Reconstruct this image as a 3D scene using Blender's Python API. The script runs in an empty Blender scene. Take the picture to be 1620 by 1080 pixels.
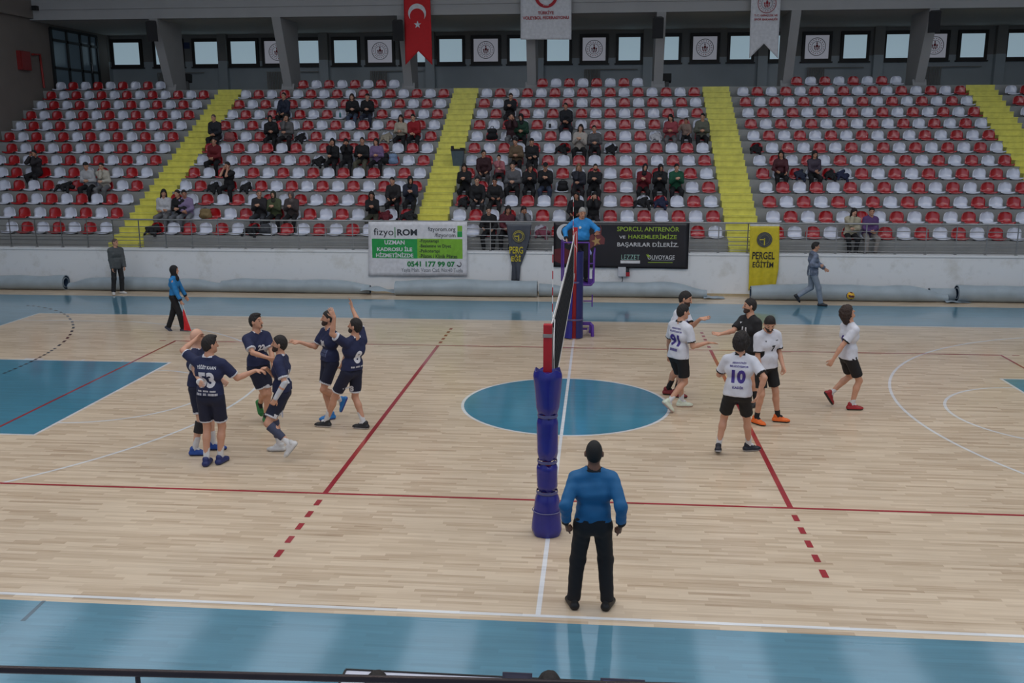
import bpy, bmesh, math, random
import numpy as np
from mathutils import Vector, Matrix
from mathutils.bvhtree import BVHTree
random.seed(7); rng = np.random.default_rng(7)
SC = bpy.context.scene; COL = SC.collection
PI = math.pi
# ------------------------------------------------------------------ camera
CAM = np.array([0.5261, -15.9966, 4.5702]); YAW, PITCH, ROLL, FPX = -0.0903416, 0.2132897, -0.0021765, 1518.72
def _rot():
    cy, sy, cp, sp = math.cos(YAW), math.sin(YAW), math.cos(PITCH), math.sin(PITCH)
    f = np.array([sy*cp, cy*cp, -sp]); rt = np.array([cy, -sy, 0.]); up = np.cross(rt, f)
    cr, sr = math.cos(ROLL), math.sin(ROLL)
    return np.array([cr*rt+sr*up, -sr*rt+cr*up, f])
RC = _rot()
def U(px, py, z=None, y=None, x=None):
    """a point of the photograph on the horizontal plane z, on the plane at depth y, or on the plane x"""
    d = np.array([(px-810)/FPX, -(py-540)/FPX, 1.]) @ RC
    t = (z-CAM[2])/d[2] if z is not None else ((y-CAM[1])/d[1] if y is not None else (x-CAM[0])/d[0])
    return CAM + t*d
cam = bpy.data.cameras.new('camera'); co = bpy.data.objects.new('camera', cam); COL.objects.link(co)
cam.sensor_width = 36; cam.lens = FPX/1620*36; cam.clip_start = .05; cam.clip_end = 200
m4 = Matrix.Identity(4)
for i in range(3):
    m4[i][0], m4[i][1], m4[i][2], m4[i][3] = RC[0][i], RC[1][i], -RC[2][i], CAM[i]
co.matrix_world = m4; SC.camera = co
# ------------------------------------------------------------------ light and exposure
SC.view_settings.view_transform = 'Standard'; SC.view_settings.look = 'None'; SC.view_settings.gamma = 1
SC.view_settings.use_curve_mapping = False; SC.view_settings.exposure = -0.22
SC.cycles.use_denoising = True
SC.cycles.max_bounces = 6; SC.cycles.diffuse_bounces = 3; SC.cycles.glossy_bounces = 3
SC.cycles.transparent_max_bounces = 12; SC.cycles.sample_clamp_indirect = 4
SC.cycles.caustics_reflective = False; SC.cycles.caustics_refractive = False
W = bpy.data.worlds.new('world'); SC.world = W; W.use_nodes = True
W.node_tree.nodes['Background'].inputs[0].default_value = (.62, .76, 1, 1)
W.node_tree.nodes['Background'].inputs[1].default_value = .6
LAMP, SKYL = 32.0, 1.2                                       # emission of the lamp panels and of the skylight strips in the hall roof
# ------------------------------------------------------------------ materials
def lin(c):
    return tuple((v/12.92 if v <= .04045 else ((v+.055)/1.055)**2.4) for v in [k/255 for k in c])
MATS = {}
def M(name, rgb, rough=.6, metal=0, coat=0, var=.10, scale=9, bump=0, emit=0, alpha=1, trans=0, spec=.5):
    if name in MATS: return MATS[name]
    m = bpy.data.materials.new(name); m.use_nodes = True; nt = m.node_tree; N = nt.nodes; L = nt.links
    b = N['Principled BSDF']; c = lin(rgb)
    tc = N.new('ShaderNodeTexCoord'); nz = N.new('ShaderNodeTexNoise'); nz.inputs['Scale'].default_value = scale; nz.inputs['Detail'].default_value = 4
    L.new(tc.outputs['Object'], nz.inputs['Vector'])
    mr = N.new('ShaderNodeMapRange'); mr.inputs[1].default_value = .3; mr.inputs[2].default_value = .7
    mr.inputs[3].default_value = 1-var; mr.inputs[4].default_value = 1+var; L.new(nz.outputs[0], mr.inputs[0])
    mx = N.new('ShaderNodeMix'); mx.data_type = 'RGBA'; mx.blend_type = 'MULTIPLY'; mx.inputs[0].default_value = 1
    mx.inputs[6].default_value = (*c, 1); L.new(mr.outputs[0], mx.inputs[7]); L.new(mx.outputs[2], b.inputs['Base Color'])
    b.inputs['Roughness'].default_value = rough; b.inputs['Metallic'].default_value = metal; b.inputs['Coat Weight'].default_value = coat
    b.inputs['Coat Roughness'].default_value = .12; b.inputs['Specular IOR Level'].default_value = spec
    if emit: b.inputs['Emission Color'].default_value = (*c, 1); b.inputs['Emission Strength'].default_value = emit
    if trans: b.inputs['Transmission Weight'].default_value = trans
    if alpha < 1: b.inputs['Alpha'].default_value = alpha
    if bump:
        bp = N.new('ShaderNodeBump'); bp.inputs['Strength'].default_value = bump; bp.inputs['Distance'].default_value = .01
        L.new(nz.outputs[0], bp.inputs['Height']); L.new(bp.outputs[0], b.inputs['Normal'])
    MATS[name] = m; return m
def floor_mat(name, wood=True, rgb=(60, 120, 150), lo=(150, 122, 92), hi=(214, 190, 160)):
    m = bpy.data.materials.new(name); m.use_nodes = True; nt = m.node_tree; N = nt.nodes; L = nt.links
    b = N['Principled BSDF']; geo = N.new('ShaderNodeNewGeometry'); sp = N.new('ShaderNodeSeparateXYZ'); L.new(geo.outputs['Position'], sp.inputs[0])
    def math_(op, a, c=None):
        n = N.new('ShaderNodeMath'); n.operation = op
        for i, v in enumerate((a, c)):
            if v is None: continue
            if isinstance(v, (int, float)): n.inputs[i].default_value = v
            else: L.new(v, n.inputs[i])
        return n.outputs[0]
    row = math_('FLOOR', math_('DIVIDE', sp.outputs[1], .058))
    wn = N.new('ShaderNodeTexWhiteNoise'); wn.noise_dimensions = '1D'; L.new(row, wn.inputs['W'])
    xs = math_('ADD', math_('DIVIDE', sp.outputs[0], .62), math_('MULTIPLY', wn.outputs[0], 37.))
    blk = math_('FLOOR', xs)
    cb = N.new('ShaderNodeCombineXYZ'); L.new(blk, cb.inputs[0]); L.new(row, cb.inputs[1])
    w2 = N.new('ShaderNodeTexWhiteNoise'); w2.noise_dimensions = '2D'; L.new(cb.outputs[0], w2.inputs['Vector'])
    st = N.new('ShaderNodeMapping'); st.inputs['Scale'].default_value = (1.1, 26, 1); L.new(geo.outputs['Position'], st.inputs[0])
    nz = N.new('ShaderNodeTexNoise'); nz.inputs['Scale'].default_value = 1.3; nz.inputs['Detail'].default_value = 7; L.new(st.outputs[0], nz.inputs[0])
    mixv = math_('ADD', math_('MULTIPLY', w2.outputs[0], .42 if wood else .3), math_('MULTIPLY', nz.outputs[0], .62))
    cr = N.new('ShaderNodeValToRGB'); L.new(mixv, cr.inputs[0]); e = cr.color_ramp.elements
    if wood:
        e[0].position = .16; e[0].color = (*lin(lo), 1); e[1].position = .74; e[1].color = (*lin(hi), 1)
        k = e.new(.34); k.color = (*lin([a*.45+c*.55 for a, c in zip(lo, hi)]), 1); k = e.new(.52); k.color = (*lin([a*.22+c*.78 for a, c in zip(lo, hi)]), 1)
    else:
        e[0].position = .1; e[0].color = (*lin([v*.9 for v in rgb]), 1); e[1].position = .8; e[1].color = (*lin([v*1.06 for v in rgb]), 1)
    # scuffs and worn patches
    n3 = N.new('ShaderNodeTexNoise'); n3.inputs['Scale'].default_value = .55; n3.inputs['Detail'].default_value = 3; L.new(geo.outputs['Position'], n3.inputs[0])
    m3 = N.new('ShaderNodeMapRange'); m3.inputs[1].default_value = .35; m3.inputs[2].default_value = .7; m3.inputs[3].default_value = .92; m3.inputs[4].default_value = 1.04; L.new(n3.outputs[0], m3.inputs[0])
    mx = N.new('ShaderNodeMix'); mx.data_type = 'RGBA'; mx.blend_type = 'MULTIPLY'; mx.inputs[0].default_value = 1
    L.new(cr.outputs[0], mx.inputs[6]); L.new(m3.outputs[0], mx.inputs[7]); L.new(mx.outputs[2], b.inputs['Base Color'])
    b.inputs['Roughness'].default_value = .42 if wood else .4; b.inputs['Specular IOR Level'].default_value = .35
    b.inputs['Coat IOR'].default_value = 1.5 if wood else 1.68; b.inputs['Coat Weight'].default_value = .5 if wood else 1; b.inputs['Coat Roughness'].default_value = .13 if wood else .085
    bp = N.new('ShaderNodeBump'); bp.inputs['Strength'].default_value = .06 if wood else .16; bp.inputs['Distance'].default_value = .004
    L.new(mixv, bp.inputs['Height']); L.new(bp.outputs[0], b.inputs['Coat Normal']); L.new(bp.outputs[0], b.inputs['Normal'])
    MATS[name] = m; return m
def split_wall_mat():
    """back wall: dull grey plaster above, glossy blue-grey oil paint below 7.7 m"""
    m = bpy.data.materials.new('two_tone_wall_paint'); m.use_nodes = True; N = m.node_tree.nodes; L = m.node_tree.links
    b = N['Principled BSDF']; g = N.new('ShaderNodeNewGeometry'); s = N.new('ShaderNodeSeparateXYZ'); L.new(g.outputs['Position'], s.inputs[0])
    c = N.new('ShaderNodeMath'); c.operation = 'GREATER_THAN'; c.inputs[1].default_value = 7.76; L.new(s.outputs[2], c.inputs[0])
    nz = N.new('ShaderNodeTexNoise'); nz.inputs['Scale'].default_value = 1.5; nz.inputs['Detail'].default_value = 5
    mr = N.new('ShaderNodeMapRange'); mr.inputs[3].default_value = .88; mr.inputs[4].default_value = 1.1; L.new(nz.outputs[0], mr.inputs[0]); L.new(g.outputs['Position'], nz.inputs[0])
    mx = N.new('ShaderNodeMix'); mx.data_type = 'RGBA'; L.new(c.outputs[0], mx.inputs[0]); mx.inputs[6].default_value = (*lin((176, 186, 190)), 1); mx.inputs[7].default_value = (*lin((140, 138, 134)), 1)
    m2 = N.new('ShaderNodeMix'); m2.data_type = 'RGBA'; m2.blend_type = 'MULTIPLY'; m2.inputs[0].default_value = 1
    L.new(mx.outputs[2], m2.inputs[6]); L.new(mr.outputs[0], m2.inputs[7]); L.new(m2.outputs[2], b.inputs['Base Color'])
    r = N.new('ShaderNodeMapRange'); r.inputs[3].default_value = .35; r.inputs[4].default_value = .8; L.new(c.outputs[0], r.inputs[0]); L.new(r.outputs[0], b.inputs['Roughness'])
    return m
def grimy_wall_mat():
    """white front wall of the stand with scuffs from balls and leaning people"""
    m = bpy.data.materials.new('scuffed_white_wall'); m.use_nodes = True; N = m.node_tree.nodes; L = m.node_tree.links
    b = N['Principled BSDF']; g = N.new('ShaderNodeNewGeometry')
    n1 = N.new('ShaderNodeTexNoise'); n1.inputs['Scale'].default_value = 1.1; n1.inputs['Detail'].default_value = 8; n1.inputs['Roughness'].default_value = .7; L.new(g.outputs['Position'], n1.inputs[0])
    r = N.new('ShaderNodeValToRGB'); L.new(n1.outputs[0], r.inputs[0]); e = r.color_ramp.elements
    e[0].position = .28; e[0].color = (*lin((204, 203, 200)), 1); e[1].position = .45; e[1].color = (*lin((226, 228, 231)), 1)
    n2 = N.new('ShaderNodeTexNoise'); n2.inputs['Scale'].default_value = 5; n2.inputs['Detail'].default_value = 6; L.new(g.outputs['Position'], n2.inputs[0])
    mr = N.new('ShaderNodeMapRange'); mr.inputs[1].default_value = .58; mr.inputs[2].default_value = .74; mr.inputs[3].default_value = 1; mr.inputs[4].default_value = .9; L.new(n2.outputs[0], mr.inputs[0])
    mx = N.new('ShaderNodeMix'); mx.data_type = 'RGBA'; mx.blend_type = 'MULTIPLY'; mx.inputs[0].default_value = 1
    L.new(r.outputs[0], mx.inputs[6]); L.new(mr.outputs[0], mx.inputs[7]); L.new(mx.outputs[2], b.inputs['Base Color']); b.inputs['Roughness'].default_value = .6
    return m
# ------------------------------------------------------------------ mesh helpers
def tag(o, label=None, cat=None, group=None, kind=None):
    if label: o['label'] = label
    if cat: o['category'] = cat
    if group: o['group'] = group
    if kind: o['kind'] = kind
    return o
def empty(name, loc, rz=0, label=None, cat=None, group=None):
    o = bpy.data.objects.new(name, None); o.empty_display_size = .1; COL.objects.link(o)
    o.location = Vector([float(v) for v in loc]); o.rotation_euler = (0, 0, rz); o['_w'] = 1
    del o['_w']; return tag(o, label, cat, group)
def mesh_obj(name, V, F, mats, parent=None, mi=None, smooth=False, world=True):
    """V are world coordinates (world=True: shifted to the parent's origin) """
    me = bpy.data.meshes.new(name); V = np.asarray(V, float)
    if parent is not None and world:
        V = V - np.array(root_loc(parent))
    nv = len(V)
    if isinstance(F, np.ndarray):
        k = F.shape[1]; nf = len(F); me.vertices.add(nv); me.vertices.foreach_set('co', V.astype(np.float32).ravel())
        me.loops.add(nf*k); me.loops.foreach_set('vertex_index', F.astype(np.int32).ravel())
        me.polygons.add(nf); me.polygons.foreach_set('loop_start', np.arange(0, nf*k, k, dtype=np.int32))
        me.update(calc_edges=True)
    else:
        me.from_pydata([tuple(v) for v in V], [], F)
    for m in (mats if isinstance(mats, (list, tuple)) else [mats]): me.materials.append(m)
    if mi is not None: me.polygons.foreach_set('material_index', np.asarray(mi, dtype=np.int32))
    if smooth is not False:
        me.polygons.foreach_set('use_smooth', np.ones(len(me.polygons), dtype=bool) if smooth is True else np.asarray(smooth, dtype=bool))
    me.update()
    o = bpy.data.objects.new(name, me); COL.objects.link(o)
    if parent is not None: o.parent = parent
    return o
def root_loc(p):
    l = Vector(p.location)
    while p.parent: p = p.parent; l = l + p.location
    return l
class MB:
    def __init__(s): s.V = []; s.F = []; s.I = []; s.S = []; s.c = 0
    def add(s, V, F, c=None, sm=False):
        n = len(s.V); s.V += [tuple(map(float, v)) for v in V]; s.F += [tuple(i+n for i in f) for f in F]
        s.I += [s.c if c is None else c]*len(F); s.S += [sm]*len(F); return s
    def box(s, x0, x1, y0, y1, z0, z1, c=None):
        return s.add([(x, y, z) for x in (x0, x1) for y in (y0, y1) for z in (z0, z1)],
                     [(0, 1, 3, 2), (4, 6, 7, 5), (0, 4, 5, 1), (2, 3, 7, 6), (0, 2, 6, 4), (1, 5, 7, 3)], c)
    def tube(s, pts, r, n=8, c=None, cap=True, sm=True, flat=None):
        P = [np.array(p, float) for p in pts]; R = r if isinstance(r, (list, tuple)) else [r]*len(P); V = []; F = []
        prev = None
        for i, p in enumerate(P):
            t = P[min(i+1, len(P)-1)]-P[max(i-1, 0)]; t = t/(np.linalg.norm(t)+1e-9)
            if prev is None:
                a = np.array([0, 0, 1.]) if abs(t[2]) < .9 else np.array([1., 0, 0]); u = np.cross(t, a)
            else: u = prev-t*np.dot(prev, t)
            u = u/np.linalg.norm(u); v = np.cross(t, u); prev = u
            for k in range(n):
                a = 2*PI*k/n+PI/n; V.append(p+R[i]*(math.cos(a)*u+math.sin(a)*v))
        for i in range(len(P)-1):
            for k in range(n):
                F.append((i*n+k, i*n+(k+1) % n, (i+1)*n+(k+1) % n, (i+1)*n+k))
        s.add(V, F, c, sm)
        if cap: s.add(V, [tuple(range(n))[::-1], tuple(range((len(P)-1)*n, len(P)*n))], c)
        return s
    def bar(s, a, b, w, h=None, c=None):
        a = np.array(a, float); b = np.array(b, float); h = h or w; t = b-a; t /= np.linalg.norm(t)
        u = np.cross(t, [0, 0, 1.]) if abs(t[2]) < .95 else np.array([1., 0, 0]); u /= np.linalg.norm(u); v = np.cross(u, t)
        V = [p+su*u*w/2+sv*v*h/2 for p in (a, b) for su, sv in ((-1, -1), (1, -1), (1, 1), (-1, 1))]
        return s.add(V, [(3, 2, 1, 0), (4, 5, 6, 7), (0, 1, 5, 4), (1, 2, 6, 5), (2, 3, 7, 6), (3, 0, 4, 7)], c)
    def prism(s, poly, y0, y1, c=None):
        """poly: (x, z) points, extruded along y"""
        n = len(poly); V = [(x, y0, z) for x, z in poly]+[(x, y1, z) for x, z in poly]
        return s.add(V, [tuple(range(n)), tuple(range(n, 2*n))[::-1]]+[(i, i+n, (i+1) % n+n, (i+1) % n) for i in range(n)], c)
    def xprism(s, poly, x0, x1, c=None):
        n = len(poly); V = [(x0, y, z) for y, z in poly]+[(x1, y, z) for y, z in poly]
        return s.add(V, [tuple(range(n))[::-1], tuple(range(n, 2*n))]+[(i, (i+1) % n, (i+1) % n+n, i+n) for i in range(n)], c)
    def zprism(s, poly, z0, z1, c=None):
        n = len(poly); V = [(x, y, z0) for x, y in poly]+[(x, y, z1) for x, y in poly]
        return s.add(V, [tuple(range(n))[::-1], tuple(range(n, 2*n))]+[(i, (i+1) % n, (i+1) % n+n, i+n) for i in range(n)], c)
    def lathe(s, prof, cx, cy, n=24, c=None, sm=True):
        V = [(cx+r*math.cos(2*PI*k/n), cy+r*math.sin(2*PI*k/n), z) for r, z in prof for k in range(n)]
        F = [(i*n+k, i*n+(k+1) % n, (i+1)*n+(k+1) % n, (i+1)*n+k) for i in range(len(prof)-1) for k in range(n)]
        return s.add(V, F, c, sm)
    def sphere(s, c0, r, n=12, c=None, sq=(1, 1, 1)):
        V = []; F = []
        for i in range(n+1):
            a = PI*i/n
            for k in range(2*n): b = PI*k/n; V.append((c0[0]+r*sq[0]*math.sin(a)*math.cos(b), c0[1]+r*sq[1]*math.sin(a)*math.sin(b), c0[2]+r*sq[2]*math.cos(a)))
        for i in range(n):
            for k in range(2*n): F.append((i*2*n+k, (i+1)*2*n+k, (i+1)*2*n+(k+1) % (2*n), i*2*n+(k+1) % (2*n)))
        return s.add(V, F, c, True)
    def build(s, name, mats, parent=None, world=True):
        return mesh_obj(name, s.V, s.F, mats, parent, s.I, s.S if s.S else False, world)
def structure(name, mb, mats, parent=None):
    o = mb.build(name, mats, parent)
    if parent is None: o['kind'] = 'structure'
    return o
# ------------------------------------------------------------------ lettering
_TX = {}
def text_mesh(body, bold=0.0, cuts=0):
    key = (body, bold, cuts)
    if key in _TX: return _TX[key]
    cu = bpy.data.curves.new('lettering', 'FONT'); cu.body = body; cu.resolution_u = 3; cu.offset = bold; cu.size = 1
    ob = bpy.data.objects.new('lettering', cu); me = ob.to_mesh()
    V = np.empty(len(me.vertices)*3, np.float32); me.vertices.foreach_get('co', V); V = V.reshape(-1, 3)
    bm = bmesh.new(); bm.from_mesh(me); ob.to_mesh_clear()
    if cuts and len(V):
        for ax in (0, 1):
            lo, hi = V[:, ax].min(), V[:, ax].max()
            for t in np.linspace(lo, hi, cuts+2)[1:-1]:
                n = [0, 0, 0]; n[ax] = 1; p = [0, 0, 0]; p[ax] = float(t)
                bmesh.ops.bisect_plane(bm, geom=bm.verts[:]+bm.edges[:]+bm.faces[:], plane_co=p, plane_no=n)
    bm.verts.ensure_lookup_table(); V = np.array([v.co[:] for v in bm.verts]); F = [tuple(v.index for v in f.verts) for f in bm.faces]
    bm.free(); bpy.data.objects.remove(ob); bpy.data.curves.remove(cu)
    if len(V):
        V[:, :2] -= V[:, :2].min(0); V[:, :2] /= np.maximum(V[:, :2].max(0), 1e-6)
    _TX[key] = (V, F); return V, F
def fit_text(name, body, box, y, mat, parent, wave=None, bold=0.0, cuts=0, arc=0):
    """letters filling the rectangle box = px x0, x1, y0, y1 on the upright plane y"""
    V, F = text_mesh(body, bold, cuts); a = U(box[0], box[3], y=y); b = U(box[1], box[2], y=y)
    P = np.stack([a[0]+V[:, 0]*(b[0]-a[0]), np.full(len(V), y), a[2]+V[:, 1]*(b[2]-a[2])], 1)
    if arc: P[:, 2] -= arc*((V[:, 0]-.5)**2*4)
    if wave is not None: P[:, 1] += wave(P[:, 0], P[:, 2])
    return mesh_obj(name, P, F, mat, parent)
def flat_poly(name, pts, y, mat, parent, wave=None, px=True):
    P = [U(a, b, y=y) for a, b in pts] if px else [np.array([a, y, b]) for a, b in pts]
    P = np.array(P); P[:, 1] = y
    if wave is not None: P[:, 1] += wave(P[:, 0], P[:, 2])
    return mesh_obj(name, P, [tuple(range(len(P)))], mat, parent)
def ring_mb(mb, cx, cz, r0, r1, y, n=40, c=None, a0=0, a1=2*PI):
    V = []; F = []
    for k in range(n+1):
        a = a0+(a1-a0)*k/n
        V += [(cx+r0*math.cos(a), y, cz+r0*math.sin(a)), (cx+r1*math.cos(a), y, cz+r1*math.sin(a))]
    for k in range(n): F.append((2*k, 2*k+1, 2*k+3, 2*k+2))
    mb.add(V, F, c)
def star_poly(cx, cz, r, rot=PI/2):
    return [(cx+(r if k % 2 == 0 else r*.4)*math.cos(rot+k*PI/5), cz+(r if k % 2 == 0 else r*.4)*math.sin(rot+k*PI/5)) for k in range(10)]
# ------------------------------------------------------------------ the hall
WOOD = floor_mat('maple_floor', lo=(166, 141, 114), hi=(220, 201, 176)); BLUE = floor_mat('blue_court_paint', False, (66, 140, 168)); BLUE2 = floor_mat('blue_margin_paint', False, (88, 140, 162))
LW = floor_mat('white_line_paint', False, (236, 238, 240)); LR = floor_mat('red_line_paint', False, (168, 38, 48)); LK = floor_mat('black_line_paint', False, (30, 32, 36))
XL, XR, YB, YF = -21.6, 24.0, 27.4, -11.65
mb = MB(); mb.box(XL, XR, -12.2, 12.0, -.12, 0); structure('floor', mb, WOOD)
def paint(name, polys, z, mat, label):
    mb = MB()
    for i, p in enumerate(polys): mb.add([(x, y, z+(i % 40)*1.2e-5) for x, y in p], [tuple(range(len(p)))])
    o = structure(name, mb, mat); o['label'] = label; return o
def rect(x0, x1, y0, y1): return [(x0, y0), (x1, y0), (x1, y1), (x0, y1)]
def arc_strip(cx, cy, r0, r1, a0, a1, n=48):
    o = []
    for k in range(n):
        a, b = a0+(a1-a0)*k/n, a0+(a1-a0)*(k+1)/n
        o.append([(cx+r0*math.cos(a), cy+r0*math.sin(a)), (cx+r1*math.cos(a), cy+r1*math.sin(a)), (cx+r1*math.cos(b), cy+r1*math.sin(b)), (cx+r0*math.cos(b), cy+r0*math.sin(b))])
    return o
disc = lambda r, n=64: [(r*math.cos(2*PI*k/n), r*math.sin(2*PI*k/n)) for k in range(n)]
WC = 7.5
paint('floor_margin_paint', [rect(XL, XR, WC+.04, 10.3), rect(XL, XR, YF, -WC-.1), rect(XL, -14.04, -WC-.1, WC+.04), rect(14.04, XR, -WC-.1, WC+.04)], .001, BLUE2, 'blue painted margin around the court')
paint('floor_key_paint', [rect(-14, -8.2, -2.45, 2.45), rect(8.2, 14, -2.45, 2.45), disc(1.78)], .0012, BLUE, 'blue painted basketball keys and centre circle')
wl = [rect(-14.05, 14.05, WC-.05, WC), rect(-14.05, 14.05, -WC, -WC+.05), rect(-14.05, -14, -WC, WC), rect(14, 14.05, -WC, WC), rect(-.025, .025, -WC, WC)]
for s in (-1, 1):
    wl += [rect(min(s*8.2, s*8.15), max(s*8.2, s*8.15), -2.45, 2.45)]+[rect(min(s*14, s*8.15), max(s*14, s*8.15), a, a+.05) for a in (-2.45, 2.4)]
    wl += arc_strip(s*8.2, 0, 1.75, 1.8, PI/2, -PI/2) if s < 0 else arc_strip(s*8.2, 0, 1.75, 1.8, PI/2, 3*PI/2)
    th = math.asin(6.6/6.75); c = s*12.425
    wl += arc_strip(c, 0, 6.70, 6.75, -th, th, 80) if s < 0 else arc_strip(c, 0, 6.70, 6.75, PI-th, PI+th, 80)
    xs = c-s*math.cos(th)*6.75
    wl += [rect(min(xs, s*14), max(xs, s*14), a, a+.05) for a in (-6.6, 6.55)]
    for d, w in ((1.75, .05), (2.65, .4), (3.9, .05), (4.75, .05)):
        for a in (2.45, -2.55):
            x = s*(14-d); wl.append(rect(min(x, x-s*w), max(x, x-s*w), a, a+.1))
wl += arc_strip(0, 0, 1.75, 1.8, 0, 2*PI, 72)
paint('floor_white_lines', wl, .0020, LW, 'white basketball court lines')
rl = [rect(-9, 9, 4.45, 4.5), rect(-9, 9, -4.5, -4.45), rect(-9, -8.95, -4.5, 4.5), rect(8.95, 9, -4.5, 4.5)]
for s in (-1, 1):
    a, b = sorted((s*3, s*2.93)); rl.append(rect(a, b, -4.5, 4.5))
    for k in range(5):
        for t in (-1, 1):
            y0 = t*(4.5+.2+k*.378); y1 = y0+t*.19; rl.append(rect(a, b, min(y0, y1), max(y0, y1)))
rl += [rect(-9.35, -9.2, 4.45, 4.5), rect(9.2, 9.35, 4.45, 4.5)]
paint('floor_red_lines', rl, .0026, LR, 'red volleyball court lines with dashed attack line ends')
# dashed handball arc at the far left end of the court
dl = []; r = 9.0
q = [U(a, b, z=0)[:2] for a, b in ((42, 483), (59, 484.5), (78, 488), (95, 493), (106, 499), (114, 508), (116.5, 517), (112, 528), (103.5, 538.5), (88, 550.5), (78, 557), (65, 564), (51.5, 571), (35, 578.5), (17, 586), (2, 592.5))]
for i in range(len(q)-1):
    a, b = np.array(q[i]), np.array(q[i+1]); t = b-a; Ls = np.linalg.norm(t); t = t/Ls; n = np.array([-t[1], t[0]])*.03; k = 2
    for j in range(k):
        p0 = a+t*Ls*(j/k); p1 = p0+t*Ls/k*.5; dl.append([tuple(p0-n), tuple(p1-n), tuple(p1+n), tuple(p0+n)])
paint('floor_black_dashes', dl, .003, LK, 'black dashed handball arc')
paint('floor_dark_mark', [[tuple(U(a, b, z=0)[:2]) for a, b in ((67, 950), (73, 950), (40, 982), (32, 982))]], .0016, floor_mat('dark_mark_paint', False, (52, 84, 100)), 'worn dark stripe in the blue margin')
# ---- walls, ceiling
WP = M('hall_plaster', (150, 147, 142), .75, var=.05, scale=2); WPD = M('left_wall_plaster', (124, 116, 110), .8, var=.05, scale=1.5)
BM_ = M('beam_plaster', (165, 164, 164), .7, var=.04, scale=1.2); SOF = M('soffit_plaster', (190, 188, 182), .85, var=.05)
CONC = M('terrace_concrete', (146, 147, 146), .55, var=.08, scale=3); YEL = M('yellow_stair_paint', (224, 218, 104), .38, var=.12, scale=5, bump=.1)
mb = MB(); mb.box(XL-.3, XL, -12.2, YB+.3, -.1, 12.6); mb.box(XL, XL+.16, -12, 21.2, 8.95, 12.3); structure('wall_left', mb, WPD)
mb = MB(); mb.box(XR, XR+.3, -12.2, YB+.3, -.1, 12.6); structure('wall_right', mb, WP)
mb = MB(); mb.box(XL-.3, XR+.3, YB, YB+.3, 0, 9.2); structure('wall_back', mb, split_wall_mat())
mb = MB(); mb.box(XL-.3, XR+.3, -16.5, 21.2, 12.3, 12.6); structure('ceiling', mb, M('roof_lining', (214, 214, 212), .8))
mb = MB(); mb.box(XL, XR, 21.55, YB, 8.9, 9.2); structure('ceiling_soffit', mb, SOF)
mb = MB(); mb.box(XL, XR, 21.2, 21.55, 8.9, 12.3); mb.box(XL, XR, 21.15, 21.2, 9.27, 12.3); structure('trim_beam', mb, BM_)
Y1, DY, Z1, HZ = 12.5, .76, 1.529, .3945
ye = lambda k: Y1+(k-1)*DY
ze = lambda k: Z1+(k-1)*HZ
mb = MB(); mb.box(XL, XR, 11.65, 11.98, 0, 1.17); mb.box(XL, XR, 11.62, 12.0, 1.17, 1.22); structure('wall_front', mb, grimy_wall_mat())
mb = MB(); mb.box(XL, XR, 11.62, 11.65, 0, .07); structure('baseboard_front', mb, M('pale_wood_skirting', (176, 160, 128), .5))
mb = MB()
mb.box(XL, XR, 11.98, 12.5, .6, 1.12)
for k in range(1, 13): mb.box(XL, XR, ye(k), ye(k+1), ze(k)-.5, ze(k))
mb.box(XL, XR, ye(13), YB, ze(13)-.6, ze(13))
structure('floor_terrace', mb, CONC)
STAIRS = [(-14.42, -13.47), (-5.1, -4.15), (4.3, 5.28), (13.8, 14.82)]
for i, (a, b) in enumerate(STAIRS):
    mb = MB()
    mb.box(a, b, 12.12, 12.5, 1.12, Z1-HZ/2+.004); 
    for k in range(1, 13):
        mb.box(a, b, ye(k)-.03, ye(k), ze(k)-.03, ze(k)+.006); mb.box(a, b, ye(k)+.35, ye(k)+.376, ze(k)+HZ/2-.03, ze(k)+HZ/2); mb.box(a, b, ye(k)-.006, ye(k+1), ze(k)-.3, ze(k)+.006); mb.box(a, b, ye(k)+.375, ye(k+1), ze(k), ze(k)+HZ/2)
    mb.box(a, b, ye(13)-.006, ye(13)+.35, ze(13)-.3, ze(13)+.006)
    o = structure('floor_stairs' + ('' if i == 0 else '.%03d' % i), mb, YEL); o['label'] = 'flight of yellow painted stairs up the stand'
# raking concrete piers
for i in range(8):
    x = -16.64+4.83*i
    mb = MB(); mb.xprism([(22.3, ze(13)), (23.45, ze(13)), (23.3, 8.9), (21.2, 8.9)], x-.17, x+.17); mb.xprism([(22.18, ze(13)), (22.4, ze(13)), (22.3, ze(13)+.25)], x-.25, x+.25)
    structure('pillar_rake' + ('' if i == 0 else '.%03d' % i), mb, BM_)
PLX = [U(p, 90, y=YB)[0] for p in (355, 514, 681.5, 853.5, 1024.5, 1205.5, 1387.5, 1579)]+[U(170, 90, y=YB)[0]]
for i, x in enumerate(PLX):
    mb = MB(); mb.box(x-.2, x+.2, YB-.28, YB, ze(13), 8.9); structure('pillar_wall' + ('' if i == 0 else '.%03d' % i), mb, split_wall_mat() if i == 0 else bpy.data.materials['two_tone_wall_paint.001'])
FR = M('dark_window_frame', (40, 36, 33), .5); PANE = M('frosted_pane', (176, 202, 216), .4, var=.03, scale=2, emit=.5); PANEL = M('printed_pane', (182, 184, 196), .4, var=.03, scale=2, emit=.3)
EMR = M('emblem_red', (150, 30, 44), .6); EMG = M('emblem_grey', (120, 112, 120), .6)
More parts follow.
